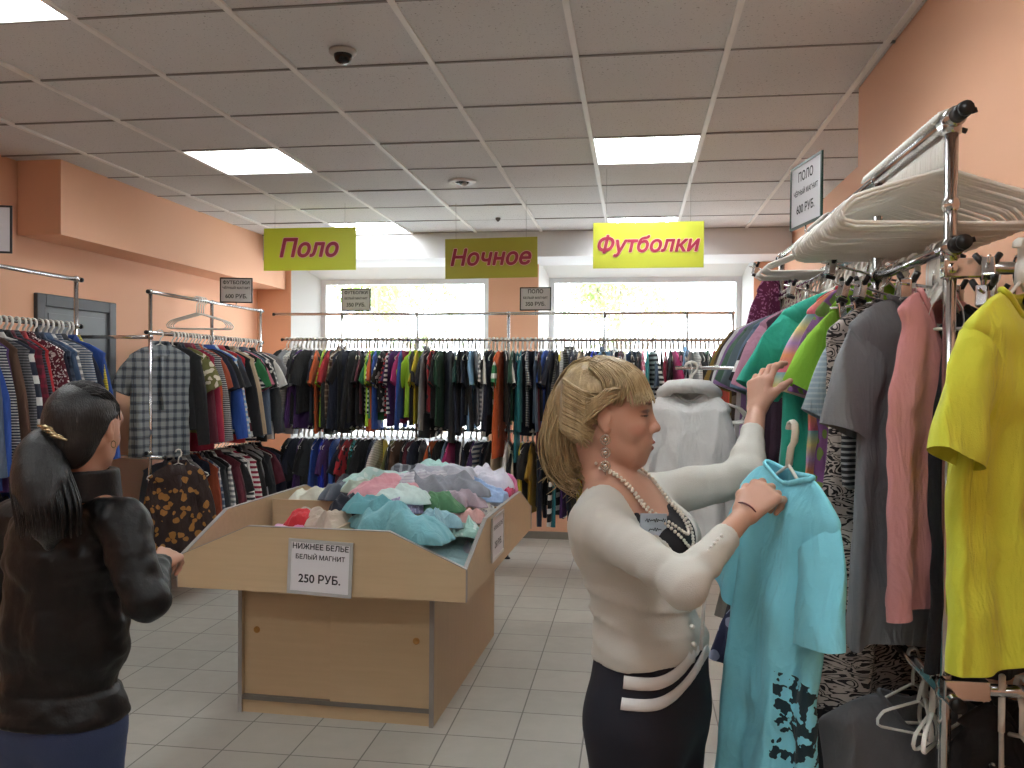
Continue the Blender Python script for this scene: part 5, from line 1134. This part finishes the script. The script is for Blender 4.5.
link('collar', npmesh('collar', [surface(collar, NKd-V3(.12, .12, .06), NKd+V3(.12, .12, .08), .004)], LEATH, None, 2), dark)
JEAN = plain('blue_denim', '2c3a5c', .85, bump=.3, bscale=300)
link('jeans', npmesh('jeans', [surface(lambda P: smax(smax(field(P, [('e', dH, (.130, .176, .135), DT, .05)]+dleg(1, .014)+dleg(-1, .014), .05)+folds(P, .003, 9, 9, 11, 6), P[..., 2]-zh-.05, .005), .06-P[..., 2], .005), (dH[0]-.34, 1.78, .03), (dH[0]+.34, 2.46, zh+.1), .009)], JEAN, None, 2), dark)
for sx in (-1, 1): link('shoe', npmesh('shoe', [surface(lambda P: smax(field(P, [(p[0], p[1], p[2], p[3]+.014, p[4]+.014, .03) for p in dfoot(sx)]), .004-P[..., 2], .003), (dH[0]-.34, 1.8, -.02), (dH[0]+.34, 2.5, .16), .009)], MATS['black_shoe_leather'], None, 1), dark)
DH = hairmat('black_hair', '050506', '0f0e11', .42)
def dcap(P):
    q_ = (P-dc)@DM; x, z = q_[..., 0], q_[..., 2]; d = ell_(P, dc+DM@V3(-.016, 0, .020), (.112, .086, .100), DM); d = smin(d, ell_(P, dc+DM@V3(-.058, 0, -.040), (.062, .072, .078), DM), .02)+folds(P, .0012, 50, 12, 30, 4)
    return smax(smax(d, .020+.55*np.clip(x, -.2, .06)-z-np.clip(-x-.015, 0, .1)*3.4, .012), -z-.115, .01)
link('hair', npmesh('hair', [surface(dcap, dc-V3(.16, .16, .12), dc+V3(.16, .16, .16), .004)], DH, None, 1), dark)
q = random.Random(8); paths = []; dg = A_(50, 432, 2.03)
for i in range(320):
    ph = q.uniform(-1.3, 1.3); th0 = .55+.10*abs(ph)+q.uniform(-.05, .7)
    if abs(ph) > .95: th0 = q.uniform(.05, 1.4)
    p0 = hs(dc, DM, th0, ph, 1.07+q.uniform(0, .03)); mid = [hs(dc, DM, th0+(2.75-th0)*t, ph*(1-t*.85), 1.11+q.uniform(-.01, .015)) for t in (.3, .65)]; paths.append((catmull([p0]+mid+[dg+np.array([q.gauss(0, .010) for _ in range(3)])], 12), q.uniform(.0018, .003)))
sp2 = [A_(50, 432, 2.03), A_(40, 452, 1.985), A_(42, 480, 1.955), A_(48, 510, 1.935), A_(50, 545, 1.935)]
def dtail(P):
    S_ = catmull(sp2, 8); rr = [.024, .038, .054, .064, .066, .058, .044, .018]; d = None
    for a in range(7): v = cap_(P, S_[a], S_[a+1], rr[a], rr[a+1]); d = v if d is None else smin(d, v, .02)
    return d+folds(P, .003, 20, 20, 4, 7)
link('ponytail', npmesh('ponytail', [surface(dtail, sp2[3]-V3(.14, .10, .20), sp2[3]+V3(.16, .20, .28), .006)], DH, None, 1), dark)
for i in range(260):
    a, r1 = q.uniform(0, 2*PI), math.sqrt(q.uniform(.4, 1)); pp = catmull(sp2, 16); end = q.uniform(.7, 1); pts = []
    for j, p in enumerate(pp[:int(16*end)]): t = j/15; wd = .020+.062*math.sin(min(1, t*1.2)*PI*.6); pts.append(p+V3(math.cos(a)*r1*wd*1.05, math.sin(a)*r1*wd*.75, 0))
    paths.append((pts, q.uniform(.0016, .003)))
strands('hair_strands', paths, 0, DH, dark, 4)
cp_ = A_(50, 432, 1.985); GOLD = plain('pale_gold', 'c8b890', .25, .7)
for k in range(4): dz = .012-.008*k; MB().tube([cp_+V3(-.034+.010*k, .0, dz+.004), cp_+V3(-.004+.008*k, -.010, dz+.002), cp_+V3(.026+.008*k, -.002, dz-.008)], [.003, .0052, .003], 8).build('hair_clip', GOLD, dark, True)
eb = dc+DM@np.array((.002, -.084, -.036)); MB().tube([eb+V3(.007*math.cos(t), 0, -.008+.009*math.sin(t)) for t in np.linspace(0, 2*PI, 13)[:-1]], .0014, 5, closed=True).build('earring', GOLD, dark, True)
